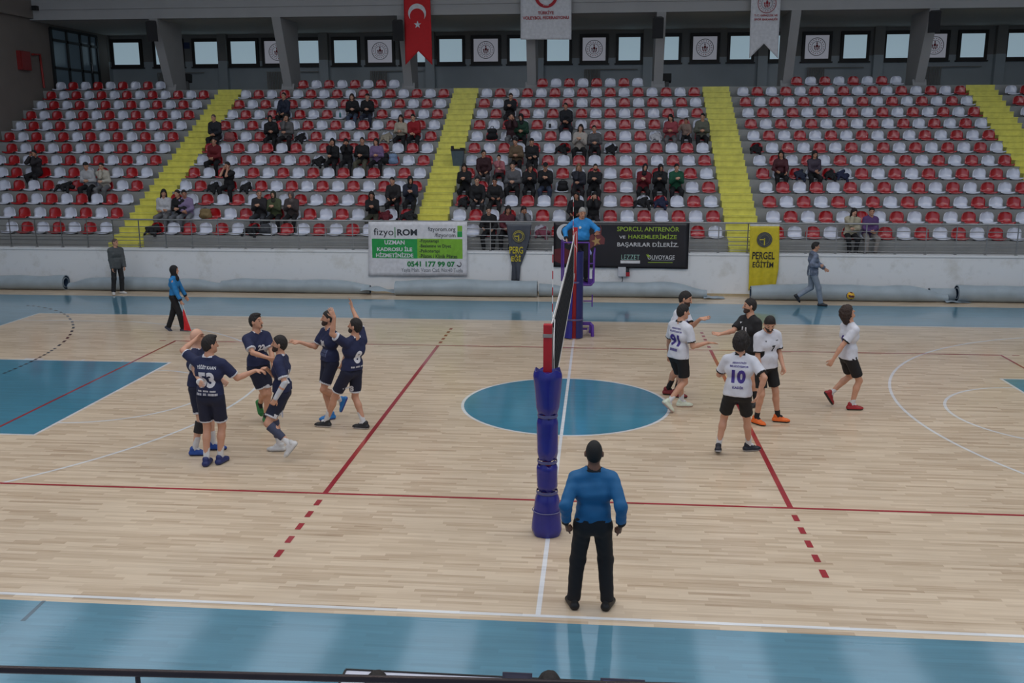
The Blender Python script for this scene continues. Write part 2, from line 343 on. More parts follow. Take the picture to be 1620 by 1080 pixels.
def emblem(name, cx, cz, r, y, parent, k=1.0, red_ring=False):
    mb = MB(); n = 18
    ring_mb(mb, cx, cz, r*.93, r, y, 40, 1 if red_ring else 0); ring_mb(mb, cx, cz, r*.55, r*.6, y, 36, 0)
    for i in range(n):
        a = 2*PI*i/n; px, pz = cx+r*.77*math.cos(a), cz+r*.77*math.sin(a); q = r*.065
        mb.add([(px-q, y, pz), (px, y, pz-q), (px+q, y, pz), (px, y, pz+q)], [(0, 1, 2, 3)], 1)
    def bl(pts): mb.add([(cx+a*r, y-.001, cz+b*r) for a, b in pts], [tuple(range(len(pts)))], 1)
    bl([(-.05, .5), (.03, .5), (.08, .36), (0, .26), (-.09, .36)]); bl([(-.09, .24), (.1, .26), (.14, .02), (.06, -.1), (-.08, -.08), (-.13, .04)])
    bl([(-.36, .08), (-.2, .14), (-.16, -.02), (-.22, -.3), (-.3, -.3), (-.28, -.06)]); bl([(.36, .08), (.2, .14), (.16, -.02), (.22, -.3), (.3, -.3), (.28, -.06)])
    bl([(-.1, -.12), (-.02, -.12), (-.06, -.42), (-.18, -.4)]); bl([(.1, -.12), (.02, -.12), (.06, -.42), (.18, -.4)])
    return mb.build(name, [EMG, EMR], parent)
wins = [('w', 177, 222, 58, 103), ('w', 243, 288, 58, 103), ('w', 305, 349, 58, 103), ('w', 362, 407, 58, 103), ('l', 415, 460, 58, 103), ('w', 468, 508, 57.5, 103), ('w', 525, 568, 57.5, 103), ('l', 578, 623.5, 57, 103), ('w', 632, 676, 57, 103), ('w', 691, 735, 56, 102.5), ('l', 745, 792, 55.5, 102.5), ('w', 802, 846, 55, 102), ('w', 861, 905, 55, 101), ('l', 917, 963, 54, 101), ('w', 974, 1018, 53, 100), ('w', 1036, 1079, 53, 100), ('l', 1091, 1140, 51, 99.5), ('w', 1150, 1195, 50, 98), ('w', 1213, 1255, 50, 97), ('l', 1268, 1318, 49, 96.5), ('w', 1329, 1378, 47.5, 96), ('w', 1396, 1445, 46, 94.5), ('l', 1455, 1505, 44, 93), ('w', 1514, 1566, 42, 92), ('w', 1588, 1640, 41, 90), ('w', 1655, 1705, 40, 90)]
for i, (t, a, b, c, d) in enumerate(wins):
    A = U(a, d, y=YB-.13); B = U(b, c, y=YB-.13); x0, z0, x1, z1 = A[0], 7.52, B[0], 8.74; f = .12
    mb = MB(); mb.box(x0, x0+f, YB-.13, YB, z0, z1); mb.box(x1-f, x1, YB-.13, YB, z0, z1); mb.box(x0+f, x1-f, YB-.13, YB, z0, z0+f); mb.box(x0+f, x1-f, YB-.13, YB, z1-f*1.2, z1)
    mb.box(x0-.05, x1+.05, YB-.18, YB, z0-.05, z0)
    w = structure('window_%d' % (i+1), mb, FR)
    p = MB(); p.box(x0+f, x1-f, YB-.07, YB-.05, z0+f, z1-f*1.2); p.build('pane', PANEL if t == 'l' else PANE, w)
    if t == 'l': emblem('emblem', (x0+x1)/2, (z0+z1)/2, .37, YB-.075, w)
# glazed door in the left wall of the top corridor
def lw(px, py): return U(px, py, x=XL+.05)
mb = MB(); y0, y1, zt, zb = 22.5, 26.1, 8.75, ze(13)
for a in (y0, y0+1.15, y0+2.2, y0+3.0, y1): mb.box(XL, XL+.09, a-.06, a+.06, zb, zt)
for z in (zb+.05, zb+.95, 8.3, zt): mb.box(XL, XL+.09, y0, y1, z-.05, z+.05)
d = structure('door_1', mb, M('door_frame_dark', (24, 27, 30), .5))
p = MB(); p.box(XL+.01, XL+.03, y0, y1, zb, zt); p.build('pane', M('dim_door_glass', (70, 86, 98), .15, var=.03, emit=.12), d)
p = MB(); p.tube([(XL+.1, 25.35, 7.15), (XL+.16, 25.35, 7.2), (XL+.16, 25.35, 7.55), (XL+.1, 25.35, 7.6)], .015); p.build('door_handle', M('steel', (150, 150, 150), .3, 1), d)
ORD = ['first', 'second', 'third', 'fourth', 'fifth', 'sixth', 'seventh', 'eighth', 'ninth', 'tenth', 'eleventh', 'twelfth', 'thirteenth', 'fourteenth', 'fifteenth', 'sixteenth']
# roof lights: skylight strips running across the hall and lamp panels between them
SKY = M('skylight_sheet', (226, 238, 255), .5, emit=SKYL, var=0); LM = M('lamp_glow', (255, 243, 226), .5, emit=LAMP, var=0); LH = M('lamp_housing', (200, 200, 200), .4)
for j in range(9):
    x = -19.05+j*4.83
    mb = MB(); mb.box(x-1.1, x+1.1, -14, 15, 12.26, 12.28); structure('window_skylight' + ('' if j == 0 else '.%03d' % j), mb, SKY)
for i, yy in enumerate((-12, -8.5, -5, -1.5, 2)):
    for j in range(8):
        x = -16.64+j*4.83
        r_ = empty('ceiling_light', (x, yy, 12.3), 0, 'suspended roof lamp panel, %s row from the near side, %s from the left wall' % (ORD[i], ORD[j]), 'lamp', 'lamp panels under the hall roof')
        mb = MB(); mb.box(x-.6, x+.6, yy-.27, yy+.27, 12.0, 12.1); mb.tube([(x-.5, yy, 12.1), (x-.5, yy, 12.3)], .01, 6); mb.tube([(x+.5, yy, 12.1), (x+.5, yy, 12.3)], .01, 6); mb.build('housing', LH, r_)
        mb = MB(); mb.add([(x-.55, yy-.22, 11.995), (x-.55, yy+.22, 11.995), (x+.55, yy+.22, 11.995), (x+.55, yy-.22, 11.995)], [(0, 1, 2, 3)]); mb.build('diffuser', LM, r_)
# ------------------------------------------------------------------ seats
SRED = M('red_seat_plastic', (168, 12, 22), .3, var=.05, scale=3, spec=.6, coat=1); SWHT = M('white_seat_plastic', (206, 210, 224), .3, var=.03, scale=3, spec=.6, coat=1)
def seat_geo():
    prof = [(.06, .030, .205), (.065, .055, .214), (.10, .066, .213), (.18, .056, .206), (.27, .052, .203), (.34, .066, .203), (.378, .115, .204), (.395, .17, .205), (.403, .225, .202), (.409, .265, .193), (.413, .298, .177), (.415, .326, .152), (.415, .348, .114), (.414, .360, .065)]
    nu = 9; V = []; F = []
    for side in (0, 1):
        for y, z, w in prof:
            for i in range(nu):
                u = -1+2*i/(nu-1); b = min(1, max(0, (z-.06)/.15)) if y > .3 else 0
                yy = y-.06*u*u*b+(.012 if side else 0)*b; zz = z+(.03*u*u*(1-b) if y > .03 else 0)-(.012 if side else 0)*(1-b)
                V.append((u*w, yy, zz))
    n = len(prof)
    for i in range(n-1):
        for j in range(nu-1):
            a = i*nu+j; F.append((a, a+1, a+nu+1, a+nu)); o = n*nu; F.append((o+a, o+a+nu, o+a+nu+1, o+a+1))
    o = n*nu; bd = [j for j in range(nu)]+[i*nu+nu-1 for i in range(1, n)]+[(n-1)*nu+j for j in range(nu-2, -1, -1)]+[i*nu for i in range(n-2, 0, -1)]
    for i in range(len(bd)): a, b = bd[i], bd[(i+1) % len(bd)]; F.append((b, a, a+o, b+o))
    m = MB(); m.add(V, F, None, True); m.box(-.12, .12, .08, .3, .0, .05, 1); return m
SG = seat_geo(); SBR = M('seat_bracket', (90, 90, 92), .5)
seat_me = {}
for nm, mt in (('red', SRED), ('white', SWHT)):
    me = bpy.data.meshes.new('stadium_seat_'+nm); me.from_pydata(SG.V, [], SG.F); me.materials.append(mt); me.materials.append(SBR)
    me.polygons.foreach_set('material_index', SG.I); me.polygons.foreach_set('use_smooth', SG.S); seat_me[nm] = me
BLK = [('A', -14.83, 14, 'block beside the left wall'), ('B', -5.42, 16, 'block between first and second yellow stairs'), ('C', 3.955, 16, 'block behind the net'), ('D', 13.47, 16, 'block right of third yellow stairs'), ('E', 15.24, 3, 'block beyond fourth yellow stairs')]
def proj(p):
    d = (np.array(p)-CAM) @ RC.T; return 810+FPX*d[0]/d[2], 540-FPX*d[1]/d[2]
seats = []
for b, xr, n, ph in BLK:
    for k in range(1, 14):
        for j in range(n):
            if b == 'E': x = xr+.5155*j; red = (k+j) % 2 == 1
            else: x = xr-(.5155 if b != 'A' else .5175)*j; red = (k+j) % 2 == 0
            if k == 13 and (b == 'E' or j < 4 or j > (12 if b == 'A' else 11)): continue
            if b == 'A' and x < -21.3: continue
            px, py = proj((x, ye(k), ze(k)+.1))
            if px < -12 or px > 1632: continue
            seats.append((k, b, j, x, red, ph))
seats.sort(key=lambda s: s[0])
near, far = seats[:300], seats[300:]
for k, b, j, x, red, ph in near:
    o = bpy.data.objects.new('stadium_seat', seat_me['red' if red else 'white']); COL.objects.link(o); o.location = (x, ye(k)+.01, ze(k))
    if b == 'E': wh = '%s from its stairs' % ORD[j]
    else: wh = '%s from its right end' % ORD[j]
    tag(o, '%s shell seat, %s row up, %s, %s' % ('red' if red else 'white', ORD[k-1], {'A': 'left wall block', 'B': 'second block', 'C': 'block behind net', 'D': 'fourth block', 'E': 'far right block'}[b], wh), 'seat', 'red and white shell seats of the stand')
V = []; F = []; I = []; S = []; SV = np.array(SG.V)
for t in far:
    off = np.array([t[3], ye(t[0])+.01, ze(t[0])]); n = len(V)*1; base = sum(len(v) for v in V); V.append(SV+off); F += [tuple(i+base for i in f) for f in SG.F]
    I += [(2 if c == 1 else (0 if t[4] else 1)) for c in SG.I]; S += SG.S
o = mesh_obj('stadium_seats', np.concatenate(V), F, [SRED, SWHT, SBR], None, I, S)
tag(o, 'rows of red and white shell seats in the upper part of the stand', 'seats', None, 'stuff')
# ------------------------------------------------------------------ railing
ST = M('brushed_steel', (150, 150, 150), .28, .9, var=.05)
rr = empty('railing', (0, 11.82, 1.22), 0, 'long stainless steel railing on top of the white front wall', 'railing')
yr = 11.82
mb = MB(); mb.tube([(XL+.05, yr, 2.07), (XR-.05, yr, 2.07)], .026, 10); mb.build('handrail', ST, rr)
mb = MB()
for z in (1.86, 1.67, 1.54, 1.44, 1.30): mb.tube([(XL+.05, yr, z), (XR-.05, yr, z)], .011, 6)
mb.build('crossbars', ST, rr)
x = U(17.5, 380, y=yr)[0]; dx = (U(1465, 380, y=yr)[0]-U(17.5, 380, y=yr)[0])/33
for k in range(-1, 41):
    xx = x+k*dx
    if xx > XR-.3: break
    mb = MB(); mb.bar((xx, yr, 1.22), (xx, yr, 2.06), .03, .012); mb.box(xx-.035, xx+.035, yr-.035, yr+.035, 1.22, 1.235); mb.build('post', ST, rr)
# near railing of the stand the picture is taken from, and its front wall
mb = MB(); mb.box(XL, XR, -12.2, -11.75, 0, 1.2); structure('wall_near', mb, bpy.data.materials['scuffed_white_wall'])
RB = M('dark_rail', (52, 44, 46), .3, .6)
rn = empty('near_railing', (0, -12.03, 1.2), 0, 'dark handrail crossing the very bottom edge, seen close up', 'railing')
ra, rb = U(0, 1058.5, z=2.07), U(1000, 1084, z=2.07); rd = (rb-ra)/(rb[0]-ra[0]); at_x = lambda x, z: np.array([x, (ra+rd*(x-ra[0]))[1], z])
for z, r, nm in ((2.07, .0185, 'handrail'), (1.75, .01, 'crossbar'), (1.45, .01, 'crossbar')): mb = MB(); mb.tube([at_x(-6.5, z), at_x(6.5, z)], r, 12); mb.build(nm, RB, rn)
x = U(230, 1072, z=2.0)[0]
for k in range(-3, 5): mb = MB(); mb.tube([at_x(x+k*1.6, 1.2), at_x(x+k*1.6, 2.07)], .012, 8); mb.build('post', RB, rn)
# ------------------------------------------------------------------ smooth bodies: a blended distance field turned into one surface
nrm = lambda v: np.asarray(v, float)/(np.linalg.norm(v)+1e-9)
class Field:
    def __init__(s, pts, r, h):
        P = np.array(pts, float); s.h = h; s.o = P.min(0)-r; n = np.ceil((P.max(0)+r-s.o)/h).astype(int)+2
        s.n = n; s.F = np.full(n, .4, np.float32); s.ax = [(s.o[i]+h*np.arange(n[i])).astype(np.float32) for i in range(3)]
    def win(s, lo, hi):
        sl = []
        for i in range(3):
            a = int(max(0, math.floor((lo[i]-s.o[i])/s.h))); b = int(min(s.n[i], math.ceil((hi[i]-s.o[i])/s.h)+2)); sl.append(slice(a, max(b, a+1)))
        X, Y, Z = [s.ax[i][sl[i]] for i in range(3)]
        return tuple(sl), X[:, None, None], Y[None, :, None], Z[None, None, :]
    def mix(s, sl, d, k, sub=False):
        A = s.F[sl]
        if sub: d = -d; h = np.maximum(k-np.abs(A-d), 0)/max(k, 1e-6); s.F[sl] = np.maximum(A, d)+h*h*k*.25; return
        if k <= 0: s.F[sl] = np.minimum(A, d); return
        h = np.maximum(k-np.abs(A-d), 0)/k; s.F[sl] = np.minimum(A, d)-h*h*k*.25
    def cone(s, a, b, ra, rb, k=.02, sub=False, cuts=()):
        a = np.asarray(a, float); b = np.asarray(b, float); m = max(ra, rb)+k+2*s.h
        sl, X, Y, Z = s.win(np.minimum(a, b)-m, np.maximum(a, b)+m); d = b-a; L = max(float(d@d), 1e-9)
        t = np.clip(((X-a[0])*d[0]+(Y-a[1])*d[1]+(Z-a[2])*d[2])/L, 0, 1)
        D = np.sqrt((X-a[0]-t*d[0])**2+(Y-a[1]-t*d[1])**2+(Z-a[2]-t*d[2])**2)-(ra+(rb-ra)*t)
        for p, n in cuts: D = np.maximum(D, (X-p[0])*n[0]+(Y-p[1])*n[1]+(Z-p[2])*n[2])
        s.mix(sl, D, k, sub)
    def ell(s, c, r, B, k=.02, sub=False, cuts=()):
        m = max(r)+k+2*s.h; c = np.asarray(c, float); sl, X, Y, Z = s.win(c-m, c+m); q = []; g = []
        for i in range(3):
            u = (X-c[0])*B[i][0]+(Y-c[1])*B[i][1]+(Z-c[2])*B[i][2]; q.append((u/r[i])**2); g.append((u/r[i]**2)**2)
        k0 = np.sqrt(q[0]+q[1]+q[2]); k1 = np.sqrt(g[0]+g[1]+g[2])+1e-6; D = k0*(k0-1)/k1
        for p, n in cuts: D = np.maximum(D, (X-p[0])*n[0]+(Y-p[1])*n[1]+(Z-p[2])*n[2])
        s.mix(sl, D, k, sub)
    def cut(s, p, n):
        X, Y, Z = s.ax; s.F = np.maximum(s.F, ((X[:, None, None]-p[0])*n[0]+(Y[None, :, None]-p[1])*n[1]+(Z[None, None, :]-p[2])*n[2]).astype(np.float32))
    def noise(s, amp, f, seed=0):
        X, Y, Z = s.ax; r = np.random.default_rng(seed); X = X[:, None, None]; Y = Y[None, :, None]; Z = Z[None, None, :]; T = 0
        for i in range(3):
            v = r.normal(size=3); v = v/np.linalg.norm(v)*f*(1+.5*i); T = T+np.sin(X*v[0]+Y*v[1]+Z*v[2]+r.uniform(0, 6))*np.cos(X*v[1]-Y*v[2]+Z*v[0]+r.uniform(0, 6))
        s.F = s.F+(amp*T).astype(np.float32)
    def surf(s):
        F = s.F; S = F < 0; n = F.shape
        c = [(i, j, k) for i in (0, 1) for j in (0, 1) for k in (0, 1)]; cnt = np.zeros((n[0]-1, n[1]-1, n[2]-1), np.int8)
        for i, j, k in c: cnt += S[i:n[0]-1+i, j:n[1]-1+j, k:n[2]-1+k]
        act = np.argwhere((cnt > 0) & (cnt < 8))
        if not len(act): return np.zeros((0, 3)), np.zeros((0, 4), int)
        idx = np.full(cnt.shape, -1, np.int64); idx[act[:, 0], act[:, 1], act[:, 2]] = np.arange(len(act))
        acc = np.zeros((len(act), 3)); w = np.zeros(len(act))
        for A in c:
            for ax in range(3):
                if A[ax]: continue
                B = list(A); B[ax] = 1
                fa = F[act[:, 0]+A[0], act[:, 1]+A[1], act[:, 2]+A[2]]; fb = F[act[:, 0]+B[0], act[:, 1]+B[1], act[:, 2]+B[2]]
                m = (fa < 0) != (fb < 0); t = np.where(m, fa/np.where(m, fa-fb, 1), 0)
                p = np.tile(np.array(A, float), (len(act), 1)); p[:, ax] = t; acc[m] += p[m]; w[m] += 1
        V = s.o+s.h*(act+acc/w[:, None]); Q = []
        for ax in range(3):
            a1, a2 = (ax+1) % 3, (ax+2) % 3; sa = [slice(None)]*3; sb = [slice(None)]*3; sa[ax] = slice(0, n[ax]-1); sb[ax] = slice(1, n[ax])
            E = S[tuple(sa)] != S[tuple(sb)]; e = np.argwhere(E); e = e[(e[:, a1] > 0) & (e[:, a2] > 0) & (e[:, a1] < n[a1]-1) & (e[:, a2] < n[a2]-1)]
            ins = S[e[:, 0], e[:, 1], e[:, 2]]; q = []
            for d1, d2 in ((1, 1), (0, 1), (0, 0), (1, 0)):
                g = e.copy(); g[:, a1] -= d1; g[:, a2] -= d2; q.append(idx[g[:, 0], g[:, 1], g[:, 2]])
            q = np.stack(q, 1); q[~ins] = q[~ins][:, ::-1]; Q.append(q)
        Q = np.concatenate(Q); Q = Q[(Q >= 0).all(1)]; return V, Q
def skin_obj(name, fld, mats, parent, fmi=None):
    V, Q = fld.surf()
    if len(Q) == 0: return None
    mi = fmi(V[Q].mean(1)) if fmi is not None else None
    o = mesh_obj(name, V, Q, mats, parent, mi, True); o['_n'] = 1; del o['_n']; o_data[o.name] = (V, Q); return o
o_data = {}
def ik(a, t, l1, l2, pole):
    a = np.asarray(a, float); t = np.asarray(t, float); d = t-a; L = np.linalg.norm(d); d = d/(L+1e-9)
    if L > (l1+l2)*.997:
        f = min(L/((l1+l2)*.997), 1.07); l1 *= f; l2 *= f
        if L > (l1+l2)*.997: t = a+d*(l1+l2)*.997; L = (l1+l2)*.997
    L = max(L, abs(l1-l2)+.02); x = (L*L+l1*l1-l2*l2)/(2*L); h = math.sqrt(max(l1*l1-x*x, 0)); p = np.asarray(pole, float); p = p-d*(p@d); p = nrm(p)
    return a+d*x+p*h, a+d*L
def rot(v, ax, a):
    v = np.asarray(v, float); ax = nrm(ax); return v*math.cos(a)+np.cross(ax, v)*math.sin(a)+ax*(ax@v)*(1-math.cos(a))
SK = {'a': (196, 146, 120), 'b': (178, 128, 104), 'c': (206, 160, 136), 'd': (112, 78, 62)}
def skinm(k): return M('skin_tone_'+k, SK[k], .5, var=.04, scale=14)
BROW = M('dark_brow', (40, 30, 26), .7); LIP = M('lip_tone', (150, 84, 76), .5)
def cloth(name, rgb, rough=.8): return M(name, rgb, rough, var=.07, scale=12, bump=.15)
def person(label, base, th, h=1.85, hip=None, up=None, lean=(0, 0), tw=0, head=(0, 0, 0), RH=None, LH=None, RP=None, LP=None, RF=None, LF=None, KR=None, KL=None,
           res=.011, skin='a', hair='short', hairc='dark', top=None, bot=None, shoes=None, socks=None, hand=(None, None), curl=(.5, .5), fat=0, extra=None, group=None, open_mouth=False, beard=False, name='person', hemx=.0):
    """th: heading in degrees (0 = +x, 90 = away from the camera). Targets are world points. top=(kind,rgb..), bot=(kind,rgb..)"""
    S = h/1.80; base = np.asarray(base, float); a = math.radians(th); F0 = np.array([math.cos(a), math.sin(a), 0]); R0 = np.array([F0[1], -F0[0], 0]); Z = np.array([0, 0, 1.])
    hipc = np.asarray(hip, float) if hip is not None else base+Z*.93*S
    Ut = nrm(up) if up is not None else Z
    Ut = rot(Ut, R0, -math.radians(lean[0])); Ut = rot(Ut, F0, math.radians(lean[1])); t = math.radians(tw)
    Fc = nrm(rot(F0, Z, t)); Fc = nrm(Fc-Ut*(Fc@Ut)); Rc = np.cross(Fc, Ut); Fp = nrm(F0-Ut*(F0@Ut)*.6); Rp = R0
    shc = hipc+Ut*.515*S; nb = hipc+Ut*.545*S+Fc*.0
    Fh = rot(Fc, Z, math.radians(head[0])); Rh = nrm(np.cross(Fh, Z)); Uh = rot(nrm(Ut*.5+Z*.5), Rh, math.radians(head[1])*1.0); Uh = rot(Uh, Fh, math.radians(head[2])); Fh = nrm(Fh-Uh*(Fh@Uh)); Rh = np.cross(Fh, Uh)
    hc = nb+nrm(Uh*.8+Ut*.2)*.168*S+Fh*.022*S
    shR, shL = shc+Rc*.176*S-Ut*.042*S, shc-Rc*.176*S-Ut*.042*S
    hjR, hjL = hipc+Rp*.092*S, hipc-Rp*.092*S
    dn = -Z
    if RH is None: RH = shR+dn*.53*S+Rc*.08*S+Fc*.05*S
    if LH is None: LH = shL+dn*.53*S-Rc*.08*S+Fc*.05*S
    RP = RP if RP is not None else -Fc*1.0+Rc*.5-Z*.2; LP = LP if LP is not None else -Fc*1.0-Rc*.5-Z*.2
    eR, wR = ik(shR, RH, .285*S, .255*S, RP); eL, wL = ik(shL, LH, .285*S, .255*S, LP)
    def foot(f, sd):
        if f is None: f = (base+R0*sd*.12*S, th, 0)
        p, ang, pt = f[0], f[1], (f[2] if len(f) > 2 else 0)
        ang = th if ang is None else ang; q = math.radians(ang); d = np.array([math.cos(q), math.sin(q), 0]); pr = math.radians(pt); d2 = d*math.cos(pr)-Z*math.sin(pr); u2 = d*math.sin(pr)+Z*math.cos(pr)
        return np.asarray(p, float)+u2*.085*S, d2, u2
    aR, dR, uR = foot(RF, 1); aL, dL, uL = foot(LF, -1)
    kR, aR2 = ik(hjR, aR, .435*S, .425*S, KR if KR is not None else F0+R0*.1); kL, aL2 = ik(hjL, aL, .435*S, .425*S, KL if KL is not None else F0-R0*.1)
    aR, aL = aR2, aL2
    root = empty(name, base, 0, label, 'person', group)
    allp = [hipc, shc, hc+Uh*.15, hc-Uh*.1, eR, eL, kR, kL, aR+dR*.1, aL+dL*.1, wR, wL, shR, shL, aR-uR*.09, aL-uL*.09]
    rf = max(1.0, .7*res/.009)
    # ---------------- skin
    f = Field(allp+[wR+nrm(wR-eR)*.14, wL+nrm(wL-eL)*.14], .16, res)
    def torso(f, i, lo=True, k=.06):
        f.cone(hipc-Rp*.075*S, hipc+Rp*.075*S, .098*S+i+fat*.5, .098*S+i+fat*.5, k)
        f.cone(hipc+Ut*.15*S-Rc*.05*S+Fc*fat*.6, hipc+Ut*.15*S+Rc*.05*S+Fc*fat*.6, .095*S+i+fat, .095*S+i+fat, k)
        f.cone(hipc+Ut*.35*S-Rc*.075*S, hipc+Ut*.35*S+Rc*.075*S, .108*S+i+fat*.4, .108*S+i+fat*.4, k)
        f.cone(shc-Rc*.12*S-Ut*.045*S, shc+Rc*.12*S-Ut*.045*S, .062*S+i, .062*S+i, k)
        f.cone(shc-Rc*.14*S-Ut*.025*S, nb+Ut*.02*S, .042*S+i, .048*S+i*.5, .04); f.cone(shc+Rc*.14*S-Ut*.025*S, nb+Ut*.02*S, .042*S+i, .048*S+i*.5, .04)
    torso(f, -.006)
    f.cone(nb-Ut*.02*S, hc-Uh*.05*S-Fh*.015*S, .056*S, .052*S, .03)
    f.ell(hc+Uh*.012*S-Fh*.006*S, (.098*S, .077*S, .112*S), (Fh, Rh, Uh), .02)
    f.cone(hc-Uh*.06*S+Fh*.03*S, hc-Uh*.078*S+Fh*.058*S, .054*S, .036*S, .03)
    f.cone(hc+Uh*.015*S+Fh*.088*S, hc-Uh*.028*S+Fh*.108*S, .010*S, .015*S, .012)
    for s_ in (1, -1):
        f.ell(hc+Rh*s_*.083*S-Fh*.006*S-Uh*.004*S, (.018*S, .011*S, .032*S), (Fh, Rh, Uh), .006)
        f.cone(hc+Rh*s_*.032*S+Fh*.108*S+Uh*.012*S, hc+Rh*s_*.034*S+Fh*.108*S+Uh*.012*S, .017*S, .017*S, .014, True)
    for sh, e, w in ((shR, eR, wR), (shL, eL, wL)):
        f.cone(sh, sh+(e-sh)*.2, .055*S, .054*S, .04); f.cone(sh, e, .050*S, .038*S, .03); f.cone(e, e+(w-e)*.35, .038*S, .039*S, .015); f.cone(e+(w-e)*.3, w, .039*S, .026*S, .012)
    for hj, kk, an, dd, uu in ((hjR, kR, aR, dR, uR), (hjL, kL, aL, dL, uL)):
        f.cone(hj, kk, .078*S, .052*S, .03); c0 = nrm(an-kk); bk = nrm(np.cross(np.cross(c0, kk-hj), c0)+1e-6*F0)
        back = -nrm((F0-c0*(F0@c0))); f.cone(kk, kk+c0*.14*S+back*.012*S, .050*S, .052*S, .02); f.cone(kk+c0*.12*S+back*.012*S, an, .052*S, .033*S, .02)
        f.cone(an, an+dd*.11*S-uu*.05*S, .032*S, .026*S, .015)
    for w, e, cr, hv, sd in ((wR, eR, curl[0], hand[0], 1), (wL, eL, curl[1], hand[1], -1)):
        d = nrm(w-e); pal = nrm(-Rc*sd*.8+Fc*.2); mode = None
        if hv is not None: d, pal = nrm(hv[0]), nrm(hv[1])
        pal = nrm(pal-d*(pal@d)); lat = np.cross(d, pal)*sd*-1; lat = nrm(lat)
        r0 = .012*S*rf
        for i, (o_, fl) in enumerate(((.030, .068), (.011, .078), (-.009, .073), (-.028, .056))):
            kn = w+d*.088*S+lat*o_*S; f.cone(w+lat*o_*.5*S+d*.01, kn, .015*S*rf, r0, .014)
            fd = nrm(d+lat*o_*6*(1-cr)); d1 = rot(fd, np.cross(d, pal), cr*1.1); d2 = rot(fd, np.cross(d, pal), cr*2.2); d3 = rot(fd, np.cross(d, pal), cr*3.0); q1 = kn+d1*fl*.48*S; q2 = q1+d2*fl*.3*S; q3 = q2+d3*fl*.25*S
            f.cone(kn, q1, .0095*S*rf, .0088*S*rf, .003); f.cone(q1, q2, .0088*S*rf, .0082*S*rf, .003); f.cone(q2, q3, .0082*S*rf, .0072*S*rf, .003)
        tb = w+d*.03*S+lat*.028*S; td = nrm(d*.75+lat*.7+pal*.25); t1 = tb+td*.042*S; t2 = t1+nrm(d*.9+lat*.3+pal*.3)*.034*S
        f.cone(w+d*.015*S+lat*.012*S, tb, .016*S*rf, .014*S*rf, .01); f.cone(tb, t1, .0125*S*rf, .011*S*rf, .006); f.cone(t1, t2, .011*S*rf, .009*S*rf, .003)
    def face(C):
        q = C-hc; u = q@Uh/S; r = np.abs(q@Rh)/S; g = q@Fh/S; mi = np.zeros(len(C), int); w = .0
        mi[(g > .06) & (u > .003) & (u < .017) & (r > .022) & (r < .042)] = 1
        mi[(g > .06) & (u > .030-w) & (u < .040+w) & (r > .014) & (r < .052)] = 1
        if open_mouth: mi[(g > .05) & (u < -.048) & (u > -.078) & (r < .022)] = 1
        else: mi[(g > .05) & (u < -.052+w) & (u > -.062-w) & (r < .026)] = 2
        return mi
    skin_obj('body', f, [skinm(skin), BROW, LIP], root, face)
    HCOL = {'dark': (30, 25, 24), 'brown': (52, 38, 32), 'grey': (150, 148, 146), 'black': (14, 14, 16), 'shaved': (88, 72, 66), 'blond': (120, 96, 70)}
    hm = lambda c: M('hair_'+c, HCOL[c], .75, var=.2, scale=40)
    # ---------------- hair or head cover
    if hair in ('short', 'curly', 'long', 'bun', 'top', 'shaved', 'curls_long'):
        g = Field([hc+Uh*.13, hc-Uh*.12, hc+Fh*.1, hc-Fh*.1, hc+Rh*.1, hc-Rh*.1], .09 if hair != 'long' else .12, max(.008, res*.8))
        e = {'short': .009, 'curly': .046, 'long': .015, 'bun': .009, 'top': .010, 'shaved': .003, 'curls_long': .030}[hair]
        n_ = nrm(Uh*.78-Fh*.62); cutp = hc-n_*(.0 if hair not in ('long', 'curls_long', 'curly') else .02)*S
        g.ell(hc+Uh*.016*S-Fh*.008*S, (.098*S+e, .077*S+e*.8, .112*S+e*1.1), (Fh, Rh, Uh), .01, cuts=((hc+Fh*(.012 if hair != 'long' else .03)*S, nrm(Fh-Uh*.92)), (hc-Uh*(.072 if hair not in ('curly', 'curls_long') else .09)*S, -nrm(Uh-Fh*.1)), ))
        if hair == 'top': g.ell(hc+Uh*.108*S+Fh*.025*S, (.072*S, .056*S, .028*S), (Fh, Rh, Uh), .02)
        if hair == 'bun': g.ell(hc-Fh*.10*S+Uh*.06*S, (.045*S, .045*S, .045*S), (Fh, Rh, Uh), .01)
        if hair == 'long':
            for s_ in (1, -1): g.cone(hc+Rh*s_*.075*S-Fh*.02*S, nb+Rc*s_*.09*S+Fc*.03*S-Ut*.05*S, .03*S, .035*S, .03)
            g.cone(hc-Fh*.07*S, nb-Fc*.09*S-Ut*.1*S, .06*S, .05*S, .04)
        if hair == 'curls_long': g.cone(hc-Fh*.075*S+Uh*.02*S, hc-Fh*.08*S-Uh*.10*S, .065*S, .055*S, .03)
        if hair in ('curly', 'curls_long'): g.noise(.006, 120, 3)
        elif hair != 'shaved': g.noise(.0022, 130, 5)
        skin_obj('hair', g, [hm(hairc)], root)
    elif hair in ('hijab', 'hood', 'cap', 'beanie'):
        g = Field([hc+Uh*.14, nb-Ut*.1, hc+Fh*.16, hc-Fh*.13, hc+Rh*.1, hc-Rh*.1, nb+Rc*.12, nb-Rc*.12], .1, max(.009, res*.8)); rgb = hairc if isinstance(hairc, tuple) else HCOL[hairc]
